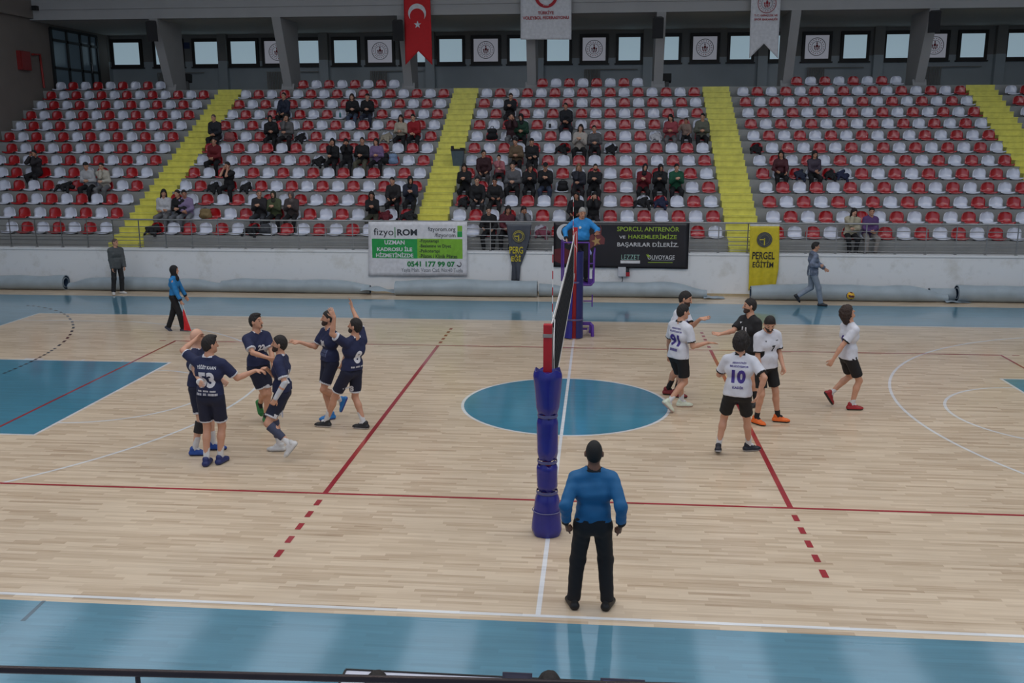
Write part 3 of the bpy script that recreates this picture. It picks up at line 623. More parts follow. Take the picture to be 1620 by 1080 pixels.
        if hair in ('cap', 'beanie'):
            g.ell(hc+Uh*.03*S-Fh*.004*S, (.112*S, .092*S, .112*S), (Fh, Rh, Uh), .01, cuts=((hc+Uh*.04*S, -nrm(Uh*.95-Fh*.15)),))
            if hair == 'cap': g.ell(hc+Uh*.055*S+Fh*.12*S, (.06*S, .06*S, .012), (Fh, Rh, Uh), .01)
            skin_obj('cap' if hair == 'cap' else 'beanie', g, [cloth('headwear_%d_%d_%d' % rgb, rgb)], root)
        else:
            g.ell(hc+Uh*.012*S-Fh*.012*S, (.118*S, .096*S, .13*S), (Fh, Rh, Uh), .02); g.cone(hc-Uh*.06*S-Fh*.01*S, nb-Ut*.02*S, .08*S, .085*S, .03)
            g.cone(nb-Ut*.02*S, nb-Ut*.05*S+Fc*.03*S, .09*S, .10*S, .03); g.ell(hc+Fh*.11*S-Uh*.012*S, (.10*S, .058*S, .082*S), (Fh, Rh, Uh), .012, True)
            skin_obj('headscarf' if hair == 'hijab' else 'hood', g, [cloth('headwear_%d_%d_%d' % rgb, rgb)], root)
    if beard:
        g = Field([hc-Uh*.13, hc+Fh*.11, hc+Rh*.08, hc-Rh*.08, hc], .03, .008)
        g.ell(hc+Uh*.012*S-Fh*.004*S, (.100*S, .080*S, .112*S), (Fh, Rh, Uh), .01); g.cone(hc-Uh*.06*S+Fh*.03*S, hc-Uh*.080*S+Fh*.060*S, .059*S, .040*S, .03)
        g.cut(hc-Uh*.032*S+Fh*.05*S, nrm(Uh*.9-Fh*.15)); g.cut(hc-Fh*.002*S, -nrm(Fh*.9+Uh*.1)); g.ell(hc+Fh*.115*S-Uh*.055*S, (.03*S, .026*S, .010*S), (Fh, Rh, Uh), .004, True)
        skin_obj('beard', g, [M('beard_stubble', (62, 46, 40), .8, var=.2, scale=60)], root)
    # ---------------- top
    parts = {}
    if top:
        kind = top[0]; rgb = top[1]; trim = top[2] if len(top) > 2 else None
        g = Field([hipc-Ut*.22*S, shc+Ut*.06*S, eR, eL, wR, wL, shR, shL, hipc+Rp*.12, hipc-Rp*.12], .14+fat, res); i = {'tee': .013, 'long': .014, 'coat': .026, 'hoodie': .022}[kind]
        torso(g, i); hem = {'tee': .02, 'coat': .12, 'hoodie': .06, 'long': -.085}[kind] + hemx
        seated = abs((kR-hjR)[2]) < .25*S
        if seated: hem = min(hem, .02)
        if kind == 'tee' and not seated: g.cone(hipc+Ut*.12*S-Rp*.055*S, hipc-Ut*.10*S-Rp*.065*S, .100*S+i, .112*S+i, .05); g.cone(hipc+Ut*.12*S+Rp*.055*S, hipc-Ut*.10*S+Rp*.065*S, .100*S+i, .112*S+i, .05)
        elif kind in ('coat', 'hoodie') and not seated: g.cone(hipc+Ut*.1*S, hipc-Ut*.16*S, .14*S, .145*S, .05)
        cutw = nrm(Ut*.6+Z*.4); X_ = hipc-Ut*hem*S
        for sh, e, w in ((shR, eR, wR), (shL, eL, wL)):
            if kind == 'tee':
                d = nrm(e-sh); g.cone(sh, sh+(e-sh)*.9, .057*S+i, .058*S+i, .03, cuts=((sh+(e-sh)*.78, d),))
            else:
                g.cone(sh, e, .053*S+i, .044*S+i, .03); d = nrm(w-e); g.cone(e, w+d*.05, .044*S+i, .032*S+i, .02, cuts=((w+d*.0, d),))
        V0 = hipc-Ut*hem*S
        sl, X, Y, Zz = g.win(hipc-.3, hipc+.3)
        # trim below the hem, only around the trunk
        D = -((X-V0[0])*cutw[0]+(Y-V0[1])*cutw[1]+(Zz-V0[2])*cutw[2]); rad = np.sqrt((X-hipc[0])**2+(Y-hipc[1])**2)
        g.F[sl] = np.where((rad < (.24*S+fat)) & (Zz < hipc[2]+.05), np.maximum(g.F[sl], D), g.F[sl])
        g.cone(nb+Ut*.0, hc-Uh*.03, .058*S, .09*S, .012, True)
        if kind == 'hoodie' or kind == 'coat': g.ell(nb-Fc*.05*S+Ut*.01*S, (.07*S, .09*S, .045*S), (Fc, Rc, Ut), .03)
        g.noise(.0024 if kind == 'tee' else .0032, 26/S, int(abs(base[0])*97) % 1000)
        mats = [cloth('fabric_%d_%d_%d' % rgb, rgb, .8 if kind != 'long' else .7)]
        if trim: mats.append(cloth('fabric_%d_%d_%d' % trim, trim))
        def tm(C):
            mi = np.zeros(len(C), int)
            if trim is None: return mi
            for sh, e, w in ((shR, eR, wR), (shL, eL, wL)):
                if kind == 'tee': d = nrm(e-sh); q = (C-(sh+(e-sh)*.78))@d; rr_ = np.linalg.norm(C-(sh+(e-sh)*.78), axis=1); mi[(q > -.022*S) & (rr_ < .1*S)] = 1
                else: d = nrm(w-e); q = (C-w)@d; mi[(q > -.05*S) & (np.linalg.norm(C-w, axis=1) < .09*S)] = 1
            q = np.linalg.norm(C-nb, axis=1); mi[(q < .085*S) & ((C-nb)@Ut > .012*S)] = 1
            return mi
        parts['shirt'] = skin_obj({'tee': 'jersey', 'long': 'long_sleeve_top', 'coat': 'jacket', 'hoodie': 'hooded_top'}[kind], g, mats, root, tm)
    if bot:
        kind = bot[0]; rgb = bot[1]; trim = bot[2] if len(bot) > 2 else None
        g = Field([hipc+Ut*.1, kR, kL, aR, aL, hjR, hjL], .13+fat, res)
        g.cone(hipc-Rp*.075*S, hipc+Rp*.075*S, .104*S+fat*.5, .104*S+fat*.5, .05); g.cone(hipc+Ut*.1*S-Rp*.05*S, hipc+Ut*.1*S+Rp*.05*S, .098*S+fat, .098*S+fat, .04)
        cs = []
        for hj, kk, an in ((hjR, kR, aR), (hjL, kL, aL)):
            d = nrm(kk-hj)
            if kind == 'shorts':
                p = hj+(kk-hj)*.78; cs.append((p, d)); g.cone(hj, kk, .098*S, .086*S, .03, cuts=((p, d),))
            else:
                g.cone(hj, kk, .094*S, .076*S, .03); d2 = nrm(an-kk); g.cone(kk, an, .076*S, .066*S, .03, cuts=((an, d2),))
        if abs((kR-hjR)[2]) > .2*S: g.cut(hipc+Ut*.088*S, Ut)
        g.noise(.0018, 24/S, 11)
        mats = [cloth('fabric_%d_%d_%d' % rgb, rgb)]
        if trim: mats.append(cloth('fabric_%d_%d_%d' % trim, trim))
        def bmi(C):
            mi = np.zeros(len(C), int)
            if trim is not None:
                for p, d in cs: mi[((C-p)@d > -.026*S) & (np.linalg.norm(C-p, axis=1) < .13*S)] = 1
            return mi
        parts['bottom'] = skin_obj('shorts' if kind == 'shorts' else 'trousers', g, mats, root, bmi)
    if socks:
        for j, (kk, an, dd) in enumerate(((kR, aR, dR), (kL, aL, dL))):
            sp = socks[j] if isinstance(socks[0], tuple) and isinstance(socks[0][0], tuple) else socks
            rgb, hh = sp; d = nrm(kk-an); g = Field([an-dd*.03, an+dd*.05, an+d*hh], .07, min(res, .01)); L = np.linalg.norm(kk-an)
            r1 = .036+.017*min(1, hh/.3); g.cone(an, an+d*hh, .0375*S, r1*S, .01, cuts=((an+d*hh, d),)); g.cone(an, an+dd*.05, .036*S, .03*S, .01)
            skin_obj('sock', g, [cloth('fabric_%d_%d_%d' % rgb, rgb)], root)
    if shoes:
        for j, (an, dd, uu) in enumerate(((aR, dR, uR), (aL, dL, uL))):
            rgb, sole = shoes[j] if isinstance(shoes[0][0], tuple) else shoes
            lt = np.cross(dd, uu); g = Field([an-dd*.1, an+dd*.2, an-uu*.09, an+uu*.03], .05, min(res, .009))
            for s_ in (-1, 1):
                g.cone(an-dd*.045*S+lt*s_*.010*S-uu*.048*S, an+dd*.13*S+lt*s_*.018*S-uu*.055*S, .040*S, .032*S, .02)
            g.cone(an+dd*.13*S-uu*.055*S, an+dd*.165*S-uu*.058*S, .034*S, .027*S, .02); g.cone(an-dd*.025*S+uu*.01*S, an+dd*.07*S-uu*.03*S, .043*S, .034*S, .02)
            g.cut(an-uu*.084*S, -uu); g.cone(an+uu*.01*S, an+uu*.12*S, .034*S, .034*S, .005, True)
            sm = lambda C, an=an, uu=uu: (((C-an)@uu) < -.062*S).astype(int)
            skin_obj('shoe', g, [M('shoe_%d_%d_%d' % rgb, rgb, .5), M('sole_%d_%d_%d' % sole, sole, .6)], root, sm)
    J = dict(root=root, S=S, hipc=hipc, shc=shc, nb=nb, hc=hc, Ut=Ut, Fc=Fc, Rc=Rc, Fh=Fh, Rh=Rh, Uh=Uh, eR=eR, eL=eL, wR=wR, wL=wL, kR=kR, kL=kL, aR=aR, aL=aL, hjR=hjR, hjL=hjL, parts=parts, F0=F0, R0=R0, dR=dR, dL=dL)
    if extra: extra(J)
    return J
def wrap_text(J, part, name, body, cx, cz, w, hgt, face, mat, bold=.02, org=None, off=.004, shear=0, text=True, poly=None):
    """letters laid on a garment. cx, cz: centre in the trunk frame (from the hip centre); face: 1 front, -1 back, or a (dir, right) pair"""
    o = J['parts'].get(part)
    if o is None: return
    V, Q = o_data[o.name]; key = '_b'+o.name
    if key not in J: J[key] = BVHTree.FromPolygons([Vector(v) for v in V], [tuple(int(i) for i in q) for q in Q])
    T, F = text_mesh(body, bold, 7) if text else poly
    S = J['S']; Ut = J['Ut']; o0 = J['hipc'] if org is None else np.asarray(org)
    if face == 1: n = J['Fc']; rt = -J['Rc']
    elif face == -1: n = -J['Fc']; rt = J['Rc']
    else: n, rt = [nrm(v) for v in face]
    P = []
    for a, b, _ in T:
        p = o0+rt*(cx+(a-.5)*w)*S+Ut*(cz+(b-.5)*hgt+shear*(a-.5))*S+n*.45
        hit = J[key].ray_cast(Vector(p), Vector(-n), .8)
        P.append(np.array(hit[0])+n*off if hit[0] is not None else p-n*.33)
    return _child(mesh_obj(name, np.array(P), F, mat, J['root']), o)
def _child(c, o):
    c.parent = o; return c
# ------------------------------------------------------------------ the two teams and the officials
g0 = lambda px, py: U(px, py, z=0)
NAVY, NSH, WHT, BLK_, WJ = (26, 34, 70), (20, 25, 50), (206, 208, 216), (20, 20, 24), (204, 206, 216)
PW = M('print_white', (214, 214, 220), .6); PP = M('print_purple', (58, 40, 128), .6); PBK = M('print_black', (18, 18, 24), .6)
def HS(hx, sx, y, ht, lean=0., f=.925):
    S = ht/1.8; H = U(hx, 600, y=y); z = f*S
    for _ in range(3):
        py = 540; lo, hi = 300., 1000.
        for _k in range(30):
            py = (lo+hi)/2
            if U(hx, py, y=y)[2] > z: lo = py
            else: hi = py
        H = U(hx, py, y=y)
    s = U(sx, py-60, y=y); up = nrm((s[0]-U(hx, py-60, y=y)[0], lean, .515*S)); return H, up
def sleeve(J, a, b, ra, rb, rgb, name, cuts=True):
    g = Field([a, b], .12, .010); d = nrm(b-a); g.cone(a, b, ra, rb, .01, cuts=((b, d), (a, -d)) if cuts else ()); skin_obj(name, g, [cloth('fabric_%d_%d_%d' % rgb, rgb)], J['root'])
GP_N = 'navy team players celebrating'; GP_W = 'white team players'
def ex53(J):
    wrap_text(J, 'shirt', 'print', 'YİĞİT KAAN', 0, .44, .26, .055, -1, PW, .03); wrap_text(J, 'shirt', 'number', '53', 0, .27, .22, .21, -1, PW, .05)
    wrap_text(J, 'shirt', 'print', 'ıııı ııııı ııııı', 0, .12, .24, .022, -1, PW, .03); wrap_text(J, 'shirt', 'print', 'ııııı ııı ıııııııı', 0, .075, .28, .03, -1, PW, .02)
h, s = HS(333, 335, -3.5, 1.90)
J53 = person('navy jersey number 53 seen from behind, arms around teammates', (-4.85, -3.45, 0), 88, 1.90, hip=h, up=s, head=(-42, 0, 0), RH=U(404, 586, y=-3.25), RP=(0, 0, -1), LH=U(309, 537, y=-3.14), LP=(-1, -.2, .15),
       RF=(g0(349, 733), 78), LF=(g0(327, 736), 96), hair='top', top=('tee', NAVY, WHT), bot=('shorts', NSH, WHT), socks=((205, 205, 208), .17), shoes=((34, 44, 100), (40, 48, 90)), curl=(.4, .5), extra=ex53, group=GP_N, hemx=-.07, hand=((nrm([.9, 0, 0]), nrm([0, 0, -1])), None))
def exb(J): sleeve(J, J['kR']+nrm(J['aR']-J['kR'])*.02, J['kR']+nrm(J['aR']-J['kR'])*.19, .074, .070, (34, 32, 36), 'knee_sleeve'); sleeve(J, J['wR']+nrm(J['wR']-J['eR'])*.05, J['wR']+nrm(J['wR']-J['eR'])*.085, .05, .048, (214, 214, 216), 'hand_tape')
h, s = HS(313, 315, -2.95, 1.88)
person('bald navy team player hugging the number 53 from behind', (-5.13, -2.95, 0), 8, 1.88, hip=h, up=s, head=(52, 0, 0), RH=U(319, 616, y=-3.84), RP=(-1, -.2, -1), LH=U(352, 600, y=-3.0),
       RF=(g0(309, 720), 10), LF=(g0(338, 711), 5), hair='none', skin='c', top=('tee', NAVY, WHT), bot=('shorts', NSH, WHT), socks=((205, 205, 208), .20), shoes=((28, 70, 150), (30, 40, 90)), extra=exb, group=GP_N, hemx=-.07)
def ex22(J):
    wrap_text(J, 'shirt', 'number', '22', .0, .33, .12, .09, 1, PW, .05); wrap_text(J, 'shirt', 'print', 'ııııııı', 0, .20, .20, .04, 1, M('print_dim', (86, 96, 130), .6), .03)
    a, b = J['eR'], J['wR']; sleeve(J, a+(J['shR'] if 'shR' in J else a)*0+nrm(a-b)*.03, a+nrm(a-b)*.035, .05, .05, (44, 44, 52), 'arm_band')
h, s = HS(409, 409, -1.6, 1.85)
person('navy jersey number 22 shouting, striding towards the others', (-4.76, -1.6, 0), -38, 1.85, hip=h, up=s, head=(28, 8, 0), RH=U(424, 566, y=-1.95), RP=(-.6, -.6, -.4), LH=U(432, 580, y=-1.75), LP=(1, 0, -.5),
       LF=(g0(421, 668), -60), RF=(U(409, 641, y=-1.25), -50, 62), hair='top', top=('tee', NAVY, WHT), bot=('shorts', NSH, WHT), socks=((30, 30, 34), .09), shoes=((44, 120, 62), (170, 40, 44)), extra=ex22, group=GP_N, hemx=-.07, open_mouth=True, curl=(.7, .7))
def ex14(J):
    sleeve(J, J['shc']*0+J['eL']+nrm(J['shL_']-J['eL'])*.12, J['eL'], .054, .046, (190, 192, 198), 'arm_sleeve', False) if 'shL_' in J else None
    sleeve(J, J['eL'], J['wL'], .045, .034, (190, 192, 198), 'arm_sleeve', False)
    for k, a in ((J['kR'], J['aR']), (J['kL'], J['aL'])): d = nrm(a-k); sleeve(J, k+d*.04, k+d*.30, .072, .054, (62, 68, 92), 'calf_sleeve')
    wrap_text(J, 'bottom', 'number', '14', .0, -.27, .10, .09, (-J['Rc'], J['Fc']*-1*-1), PW, .05, org=J['hipc']-J['Fc']*-.03)
    wrap_text(J, 'shirt', 'number', '14', .0, .27, .2, .2, -1, PW, .05)
h, s = HS(447, 447, -2.98, 1.83, 0, .9)
person('navy jersey player with white arm sleeve walking towards number 53', (-3.95, -2.98, 0), 186, 1.83, hip=h, up=s, head=(6, 6, 0), LH=U(436, 630, y=-3.3), LP=(1, -.2, 0), RH=U(424, 585, y=-3.1), RP=(0, .5, -1),
       RF=(g0(443, 713), 186), LF=(U(466, 708, y=-3.25), 205, 48), hair='short', beard=True, top=('tee', NAVY, WHT), bot=('shorts', NSH, WHT), socks=((214, 214, 216), .13), shoes=((206, 206, 206), (180, 180, 182)), extra=ex14, group=GP_N, hemx=-.07, curl=(.5, .9))
def ex30(J): wrap_text(J, 'shirt', 'number', '30', .0, .33, .12, .10, 1, PW, .05); wrap_text(J, 'shirt', 'print', 'ııııı', 0, .21, .20, .05, 1, MATS['print_dim'], .02); wrap_text(J, 'shirt', 'print', 'ııııı', 0, .15, .20, .05, 1, MATS['print_dim'], .02)
h, s = HS(522, 523, -1.2, 1.84)
person('navy jersey number 30 reaching an open hand sideways', (-3.75, -1.2, 0), 222, 1.84, hip=h, up=s, head=(-22, 4, 0), RH=U(474, 541, y=-1.15), RP=(0, 0, -1), LH=U(543, 572, y=-1.3), hand=((nrm([-1, -.1, .1]), nrm([0, -.6, .8])), None),
       RF=(g0(523, 663), 215), LF=(U(548, 636, y=-1.05), 190, 66), hair='short', beard=True, top=('tee', NAVY, WHT), bot=('shorts', NSH, WHT), socks=((205, 205, 208), .09), shoes=((40, 120, 190), (50, 60, 140)), extra=ex30, group=GP_N, hemx=-.07, curl=(.12, .5))
def ex8(J):
    wrap_text(J, 'shirt', 'number', '8', .0, .27, .13, .20, -1, PW, .05); wrap_text(J, 'shirt', 'print', 'ıııı ııııı ıııı', 0, .12, .24, .025, -1, PW, .03)
    wrap_text(J, 'bottom', 'number', '8', .02, -.27, .07, .09, (nrm([-.5, -.85, 0]), nrm([.85, -.5, 0])), PW, .05, org=J['hjL'])
h, s = HS(556, 564, -1.7, 1.86, -.02, .9)
person('bearded navy jersey number 8 with both arms raised', (-3.35, -1.75, 0), 148, 1.86, hip=h, up=s, head=(20, 6, 0), LH=U(529, 502, y=-2.05), LP=(-.3, 0, -1), RH=U(557, 487, y=-1.35), RP=(1, .3, -.2), hand=((nrm([-.15, .1, 1]), nrm([-.8, -.4, 0])), (nrm([-.4, 0, .9]), nrm([-.3, .9, .2]))),
       LF=(g0(516, 675), 175), RF=(g0(576, 678), 172), hair='short', beard=True, top=('tee', NAVY, WHT), bot=('shorts', NSH, WHT), socks=((205, 205, 208), .20), shoes=((30, 30, 34), (196, 196, 200)), extra=ex8, group=GP_N, hemx=-.07, curl=(.2, .2))
# ---- white team
def exA(J): wrap_text(J, 'shirt', 'number', '8', .0, .33, .06, .10, 1, PP, .05)
h, s = HS(1070, 1076, .7, 1.92)
person('white jersey player reaching out an open palm, standing behind number 91', (1.95, .7, 0), -22, 1.96, hip=h, up=s, head=(6, -10, 0), LH=U(1108, 504, y=.55), LP=(0, 0, -1), hand=(None, (nrm([1, -.1, .15]), nrm([0, -.5, .85]))),
       RF=(g0(1056, 624), -10), LF=(g0(1069, 628), -15), hair='short', beard=True, top=('tee', WJ, BLK_), bot=('shorts', BLK_), socks=((26, 26, 30), .22), shoes=((120, 26, 32), (26, 26, 28)), extra=exA, group=GP_W, curl=(.5, .15))
def team(J, n, nm=None):
    wrap_text(J, 'shirt', 'print', 'ARNAVUTKÖY', 0, .46, .19, .032, -1, PP, .03); wrap_text(J, 'shirt', 'print', 'BELEDİYESPOR', 0, .415, .25, .034, -1, PP, .03)
    wrap_text(J, 'shirt', 'number', n, 0, .27, .19, .19, -1, PP, .05)
    if nm: wrap_text(J, 'shirt', 'print', nm, 0, .12, .15, .045, -1, PP, .03)
h, s = HS(1073, 1075, -.22, 1.88, 0, .9)
person('white jersey number 91 seen from behind, offering a hand to the libero', (1.95, -.22, 0), 42, 1.88, hip=h, up=s, head=(-20, -4, 0), RH=U(1119, 542, y=-.3), RP=(.1, -.2, -1), LH=U(1058, 560, y=.15), hand=((nrm([1, .05, 0]), nrm([0, -.3, -1])), None),
       LF=(g0(1078, 643), 5), RF=(U(1052, 642, y=-.42), 20, 44), hair='short', top=('tee', WJ, BLK_), bot=('shorts', BLK_), socks=((206, 206, 210), .14), shoes=((206, 214, 196), (196, 170, 160)), extra=lambda J: team(J, '91', 'ııııııı'), group=GP_W, curl=(.15, .5))
P = U(1189, 471, z=1.86); P[2] = 0
def ex11(J): wrap_text(J, 'shirt', 'number', '11', .0, .33, .11, .11, 1, PW, .05); wrap_text(J, 'shirt', 'badge', '', -.10, .44, .03, .03, 1, PW, text=False, poly=([(0, 1, 0), (.5, 0, 0), (1, 1, 0), (.5, .75, 0)], [(0, 1, 2, 3)]))
person('bearded libero in a black jersey number 11', P, 212, 1.88, head=(-28, 0, 0), RH=U(1141, 528, y=P[1]-.15), RP=(.1, 0, -1), hand=((nrm([-1, -.1, .05]), nrm([.1, -.5, .85])), None), RF=(P+np.array([-.12, .05, 0]), 210), LF=(P+np.array([.15, -.1, 0]), 230),
       hair='short', beard=True, top=('tee', (24, 24, 28)), bot=('shorts', BLK_), socks=((26, 26, 30), .2), shoes=((30, 30, 34), (60, 60, 64)), extra=ex11, group=GP_W, curl=(.12, .5))
def ex7(J): wrap_text(J, 'shirt', 'number', '7', .03, .30, .06, .10, 1, PBK, .05); wrap_text(J, 'shirt', 'badge', '', -.10, .42, .03, .03, 1, PBK, text=False, poly=([(0, 1, 0), (.5, 0, 0), (1, 1, 0), (.5, .75, 0)], [(0, 1, 2, 3)])); wrap_text(J, 'shirt', 'print', 'ııııı', .10, .42, .05, .012, 1, PBK, .02)
h, s = HS(1211, 1211, -.85, 1.86, -.03)
person('white jersey number 7 looking down, orange shoes', (3.35, -.85, 0), -62, 1.86, hip=h, up=s, head=(-25, -34, 0), LH=U(1239, 580, y=-.95), RH=U(1203, 600, y=-1.05), LF=(g0(1230, 667), -8), RF=(g0(1196, 670), -50),
       hair='short', beard=True, top=('tee', WJ, BLK_), bot=('shorts', BLK_), socks=((24, 24, 28), .12), shoes=((226, 104, 34), (30, 30, 32)), extra=ex7, group=GP_W, fat=.02)
h, s = HS(1167, 1168, -2.58, 1.85)
person('white jersey number 10 with curly black hair, back to camera', (2.5, -2.58, 0), 80, 1.85, hip=h, up=s, head=(-14, 0, 0), RH=U(1200, 624, y=-2.75), RP=(.6, -.6, 0), LH=U(1149, 588, y=-2.2), RF=(g0(1184, 713), 18), LF=(U(1136, 715, z=.035), 84, 18),
       hair='curly', skin='a', top=('tee', WJ, BLK_), bot=('shorts', BLK_), socks=((204, 204, 208), .15), shoes=((26, 28, 40), (170, 172, 178)), extra=lambda J: team(J, '10', 'KADİR'), group=GP_W, fat=.015)
h, s = HS(1341, 1341, .05, 1.84, 0, .9)
person('white jersey player with long dark curls looking up at the ball', (4.8, .05, 0), 14, 1.86, hip=h, up=s, head=(4, 30, 0), RH=U(1317, 570, y=-.15), RP=(-1, -.3, 0), LH=U(1352, 590, y=.35), RF=(g0(1347, 648), 2), LF=(U(1307, 627, y=.25), 10, 55),
       hair='curls_long', hairc='brown', top=('tee', WJ, BLK_), bot=('shorts', BLK_), socks=((204, 204, 208), .11), shoes=((150, 26, 34), (30, 26, 30)), extra=lambda J: wrap_text(J, 'shirt', 'number', '4', 0, .27, .13, .19, -1, PP, .05), group=GP_W)
# ---- referees, line judge, bystanders
def exr(J): pass
h, s = HS(938, 938, -7.37, 1.79, -.01)
person('second referee in blue top and black trousers, seen from behind', (.51, -7.38, 0), 91, 1.79, hip=h, up=s, RH=U(982, 829, y=-7.42), LH=U(896, 826, y=-7.42), RP=(.3, -1, 0), LP=(-.3, -1, 0), RF=(g0(960, 962), 72), LF=(g0(907, 960), 108), skin='d', hair='shaved', hairc='black',
       top=('long', (24, 96, 146), (16, 18, 24)), bot=('trousers', (18, 18, 24)), shoes=((18, 18, 20), (16, 16, 18)), res=.0088, curl=(1.0, 1.0), fat=.01, group='match officials')
def ex1(J):
    wrap_text(J, 'shirt', 'badge', '', 0, 0, .06, .06, 1, M('badge_white', (214, 214, 214), .6), text=False, poly=([(.5+.5*math.cos(a*PI/8), .5+.5*math.sin(a*PI/8), 0) for a in range(16)], [tuple(range(16))]), org=J['hipc']+J['Ut']*.36+J['Rc']*.04)
    g = MB(); a = J['hc']-J['Uh']*.075+J['Fh']*.1; g.tube([a, a+J['Fh']*.03-J['Uh']*.005], .008, 8); g.build('whistle', M('whistle_black', (20, 20, 20), .4), J['root'])
ZP = 1.2
person('grey-haired first referee in sky blue on the stand', (.12, 6.3, ZP), -84, 1.76, head=(8, -20, 0), lean=(4, 0), RH=U(896, 378, y=6.05), RP=(-1, .4, 0), LH=U(942, 371, y=5.95), LP=(1, .5, -.3), RF=((.02, 6.25, ZP), -95), LF=((.24, 6.25, ZP), -75), hair='short', hairc='grey', skin='a',
       top=('long', (30, 128, 196), (16, 20, 34)), bot=('trousers', (18, 20, 30)), shoes=((18, 18, 20), (16, 16, 18)), res=.011, extra=ex1, fat=.04, group='match officials', hand=(None, (nrm([.4, -.5, .6]), nrm([.3, -1, 0]))), curl=(.5, .15))
J = person('line judge in blue top and black headscarf carrying a red flag', (-9.4, 5.5, 0), 5, 1.60, head=(0, 4, 0), lean=(4, 0), RH=U(290.5, 486, y=5.35), RP=(-1, -.2, 0), LH=(-9.25, 5.8, .8), RF=(g0(290, 524), 0), LF=(U(264, 521, y=5.55), 0, 38), hair='hijab', hairc=(16, 16, 20),
       top=('long', (26, 116, 178), (16, 20, 34)), bot=('trousers', (18, 18, 24)), shoes=((40, 44, 62), (190, 190, 196)), res=.012, group='match officials')
w = J['wR']+nrm(J['wR']-J['eR'])*.07; tip = U(303, 523, y=5.3)
r_ = empty('hand_flag', w, 0, 'small red hand flag held low by the line judge', 'flag')
mb = MB(); mb.tube([w+nrm(w-tip)*.06, tip], .008, 8); mb.build('stick', M('flag_stick_white', (200, 196, 190), .5), r_)
V = []; a0 = w+(tip-w)*.22; q = U(289.5, 519, y=5.3)
for i in range(7):
    for j in range(7):
        u, v = i/6, j/6; p = a0+(tip-a0)*u+(q-(a0+(tip-a0)*.9))*v*(.15+.85*u); V.append(p+np.array([0, .02*math.sin(5*u+4*v), 0]))
F = [(i*7+j, i*7+j+1, (i+1)*7+j+1, (i+1)*7+j) for i in range(6) for j in range(6)]
mesh_obj('cloth', V, F, M('flag_cloth_red', (196, 28, 38), .7), r_, None, True)
person('man in dark grey jacket standing before the white wall', (-13.48, 10.72, 0), -40, 1.64, head=(28, 0, 0), RH=U(178, 426, y=10.55), LH=U(197, 424, y=10.7), RF=(g0(180, 466), -60), LF=(g0(193.5, 464.5), -15), hair='shaved', hairc='shaved', top=('coat', (74, 78, 80)), bot=('trousers', (22, 22, 26)), shoes=((196, 194, 192), (170, 168, 166)), res=.013)
M('fabric_118_128_146', (104, 114, 134), .8, var=.45, scale=9)
def exboy(J): sleeve(J, J['hipc']+J['Ut']*.10, J['hipc']-J['Ut']*.10, .158, .160, (186, 192, 200), 'undershirt')
person('boy in patterned grey hoodie walking along the wall', (6.25, 10.15, 0), 4, 1.76, head=(-6, -4, 0), RH=U(1297, 420, y=9.95), RP=(-1, -.4, -.4), LH=(6.6, 10.35, 1.0), RF=(g0(1298, 484), -6), LF=(U(1258, 471, y=10.25), 4, 50), hair='top', top=('hoodie', (118, 128, 146)), bot=('trousers', (136, 144, 158)),
       shoes=((28, 30, 36), (28, 28, 32)), res=.013, extra=exboy)
# ------------------------------------------------------------------ net, posts, referee stand
REDP = M('post_red', (176, 26, 34), .4); BPAD = M('padding_blue', (38, 40, 128), .22, var=.08, scale=6, bump=.35); TAPE = M('clear_tape', (84, 84, 128), .25); WTP = M('net_tape_white', (206, 206, 208), .6)
def pad_section(z0, z1, r0, r1, y, name, parent, sq=1.0, notch=False, seed=0):
    rg = np.random.default_rng(seed); n = 40; rows = 14; V = []; F = []; pr = rg.uniform(0, 6, 4)
    for i in range(rows+1):
        t = i/rows; z = z0+(z1-z0)*t; r = (r0+(r1-r0)*t)*(1-.16*math.exp(-((t)/.07)**2)-.16*math.exp(-((1-t)/.07)**2))
        for k in range(n):
            a = 2*PI*k/n; w = 1+.018*math.sin(3*a+pr[0]+4*t)+.02*math.sin(7*a+pr[1]-6*t)*(1-t*(1-t)*3)
            V.append((-.02+r*w*math.cos(a), y+r*w*math.sin(a)*sq, z+(.02*math.sin(5*a+pr[2]) if i in (0, rows) and z0 > .1 else 0)))
    for i in range(rows):
        for k in range(n): F.append((i*n+k, i*n+(k+1) % n, (i+1)*n+(k+1) % n, (i+1)*n+k))
    m = MB(); m.add(V, F, 0, True); m.add([V[k] for k in range(n)], [tuple(range(n))[::-1]]); m.add([V[rows*n+k] for k in range(n)], [tuple(range(n))])
    return m.build(name, BPAD, parent)
def band(z, r, y, name, parent, hgt=.035):
    m = MB(); m.lathe([(r*1.02, z-hgt), (r*1.05, z-hgt*.3), (r*1.03, z+hgt*.4), (r*1.0, z+hgt)], -.02, y, 32); return m.build(name, TAPE, parent)
n1 = empty('net_post', (-.02, -5.5, 0), 0, 'near net post wrapped in dark blue padding with a red top', 'net post', 'net posts')
for z0, z1, r0, r1, s_ in ((0, .50, .185, .135, 1), (.55, .86, .118, .122, 2), (.93, 1.42, .12, .122, 3), (1.46, 1.97, .125, .172, 4)): pad_section(z0, z1, r0, r1, -5.5, 'padding', n1, seed=s_)
for z, r in ((.525, .122), (.895, .112), (1.44, .112), (.30, .166)): band(z, r, -5.5, 'tape_band', n1, .018 if z != .30 else .006)
m = MB(); m.box(-.07, .025, -5.55, -5.45, .05, 2.49); m.build('pole', REDP, n1); m = MB(); m.box(-.075, .03, -5.56, -5.44, 2.35, 2.39); m.tube([(.03, -5.5, 1.98), (.03, -5.5, 2.45)], .012); m.build('tension_strap', M('strap_grey', (140, 132, 128), .6), n1)
n2 = empty('net_post', (0, 5.5, 0), 0, 'far net post, red with blue padding, in front of the referee stand', 'net post', 'net posts')
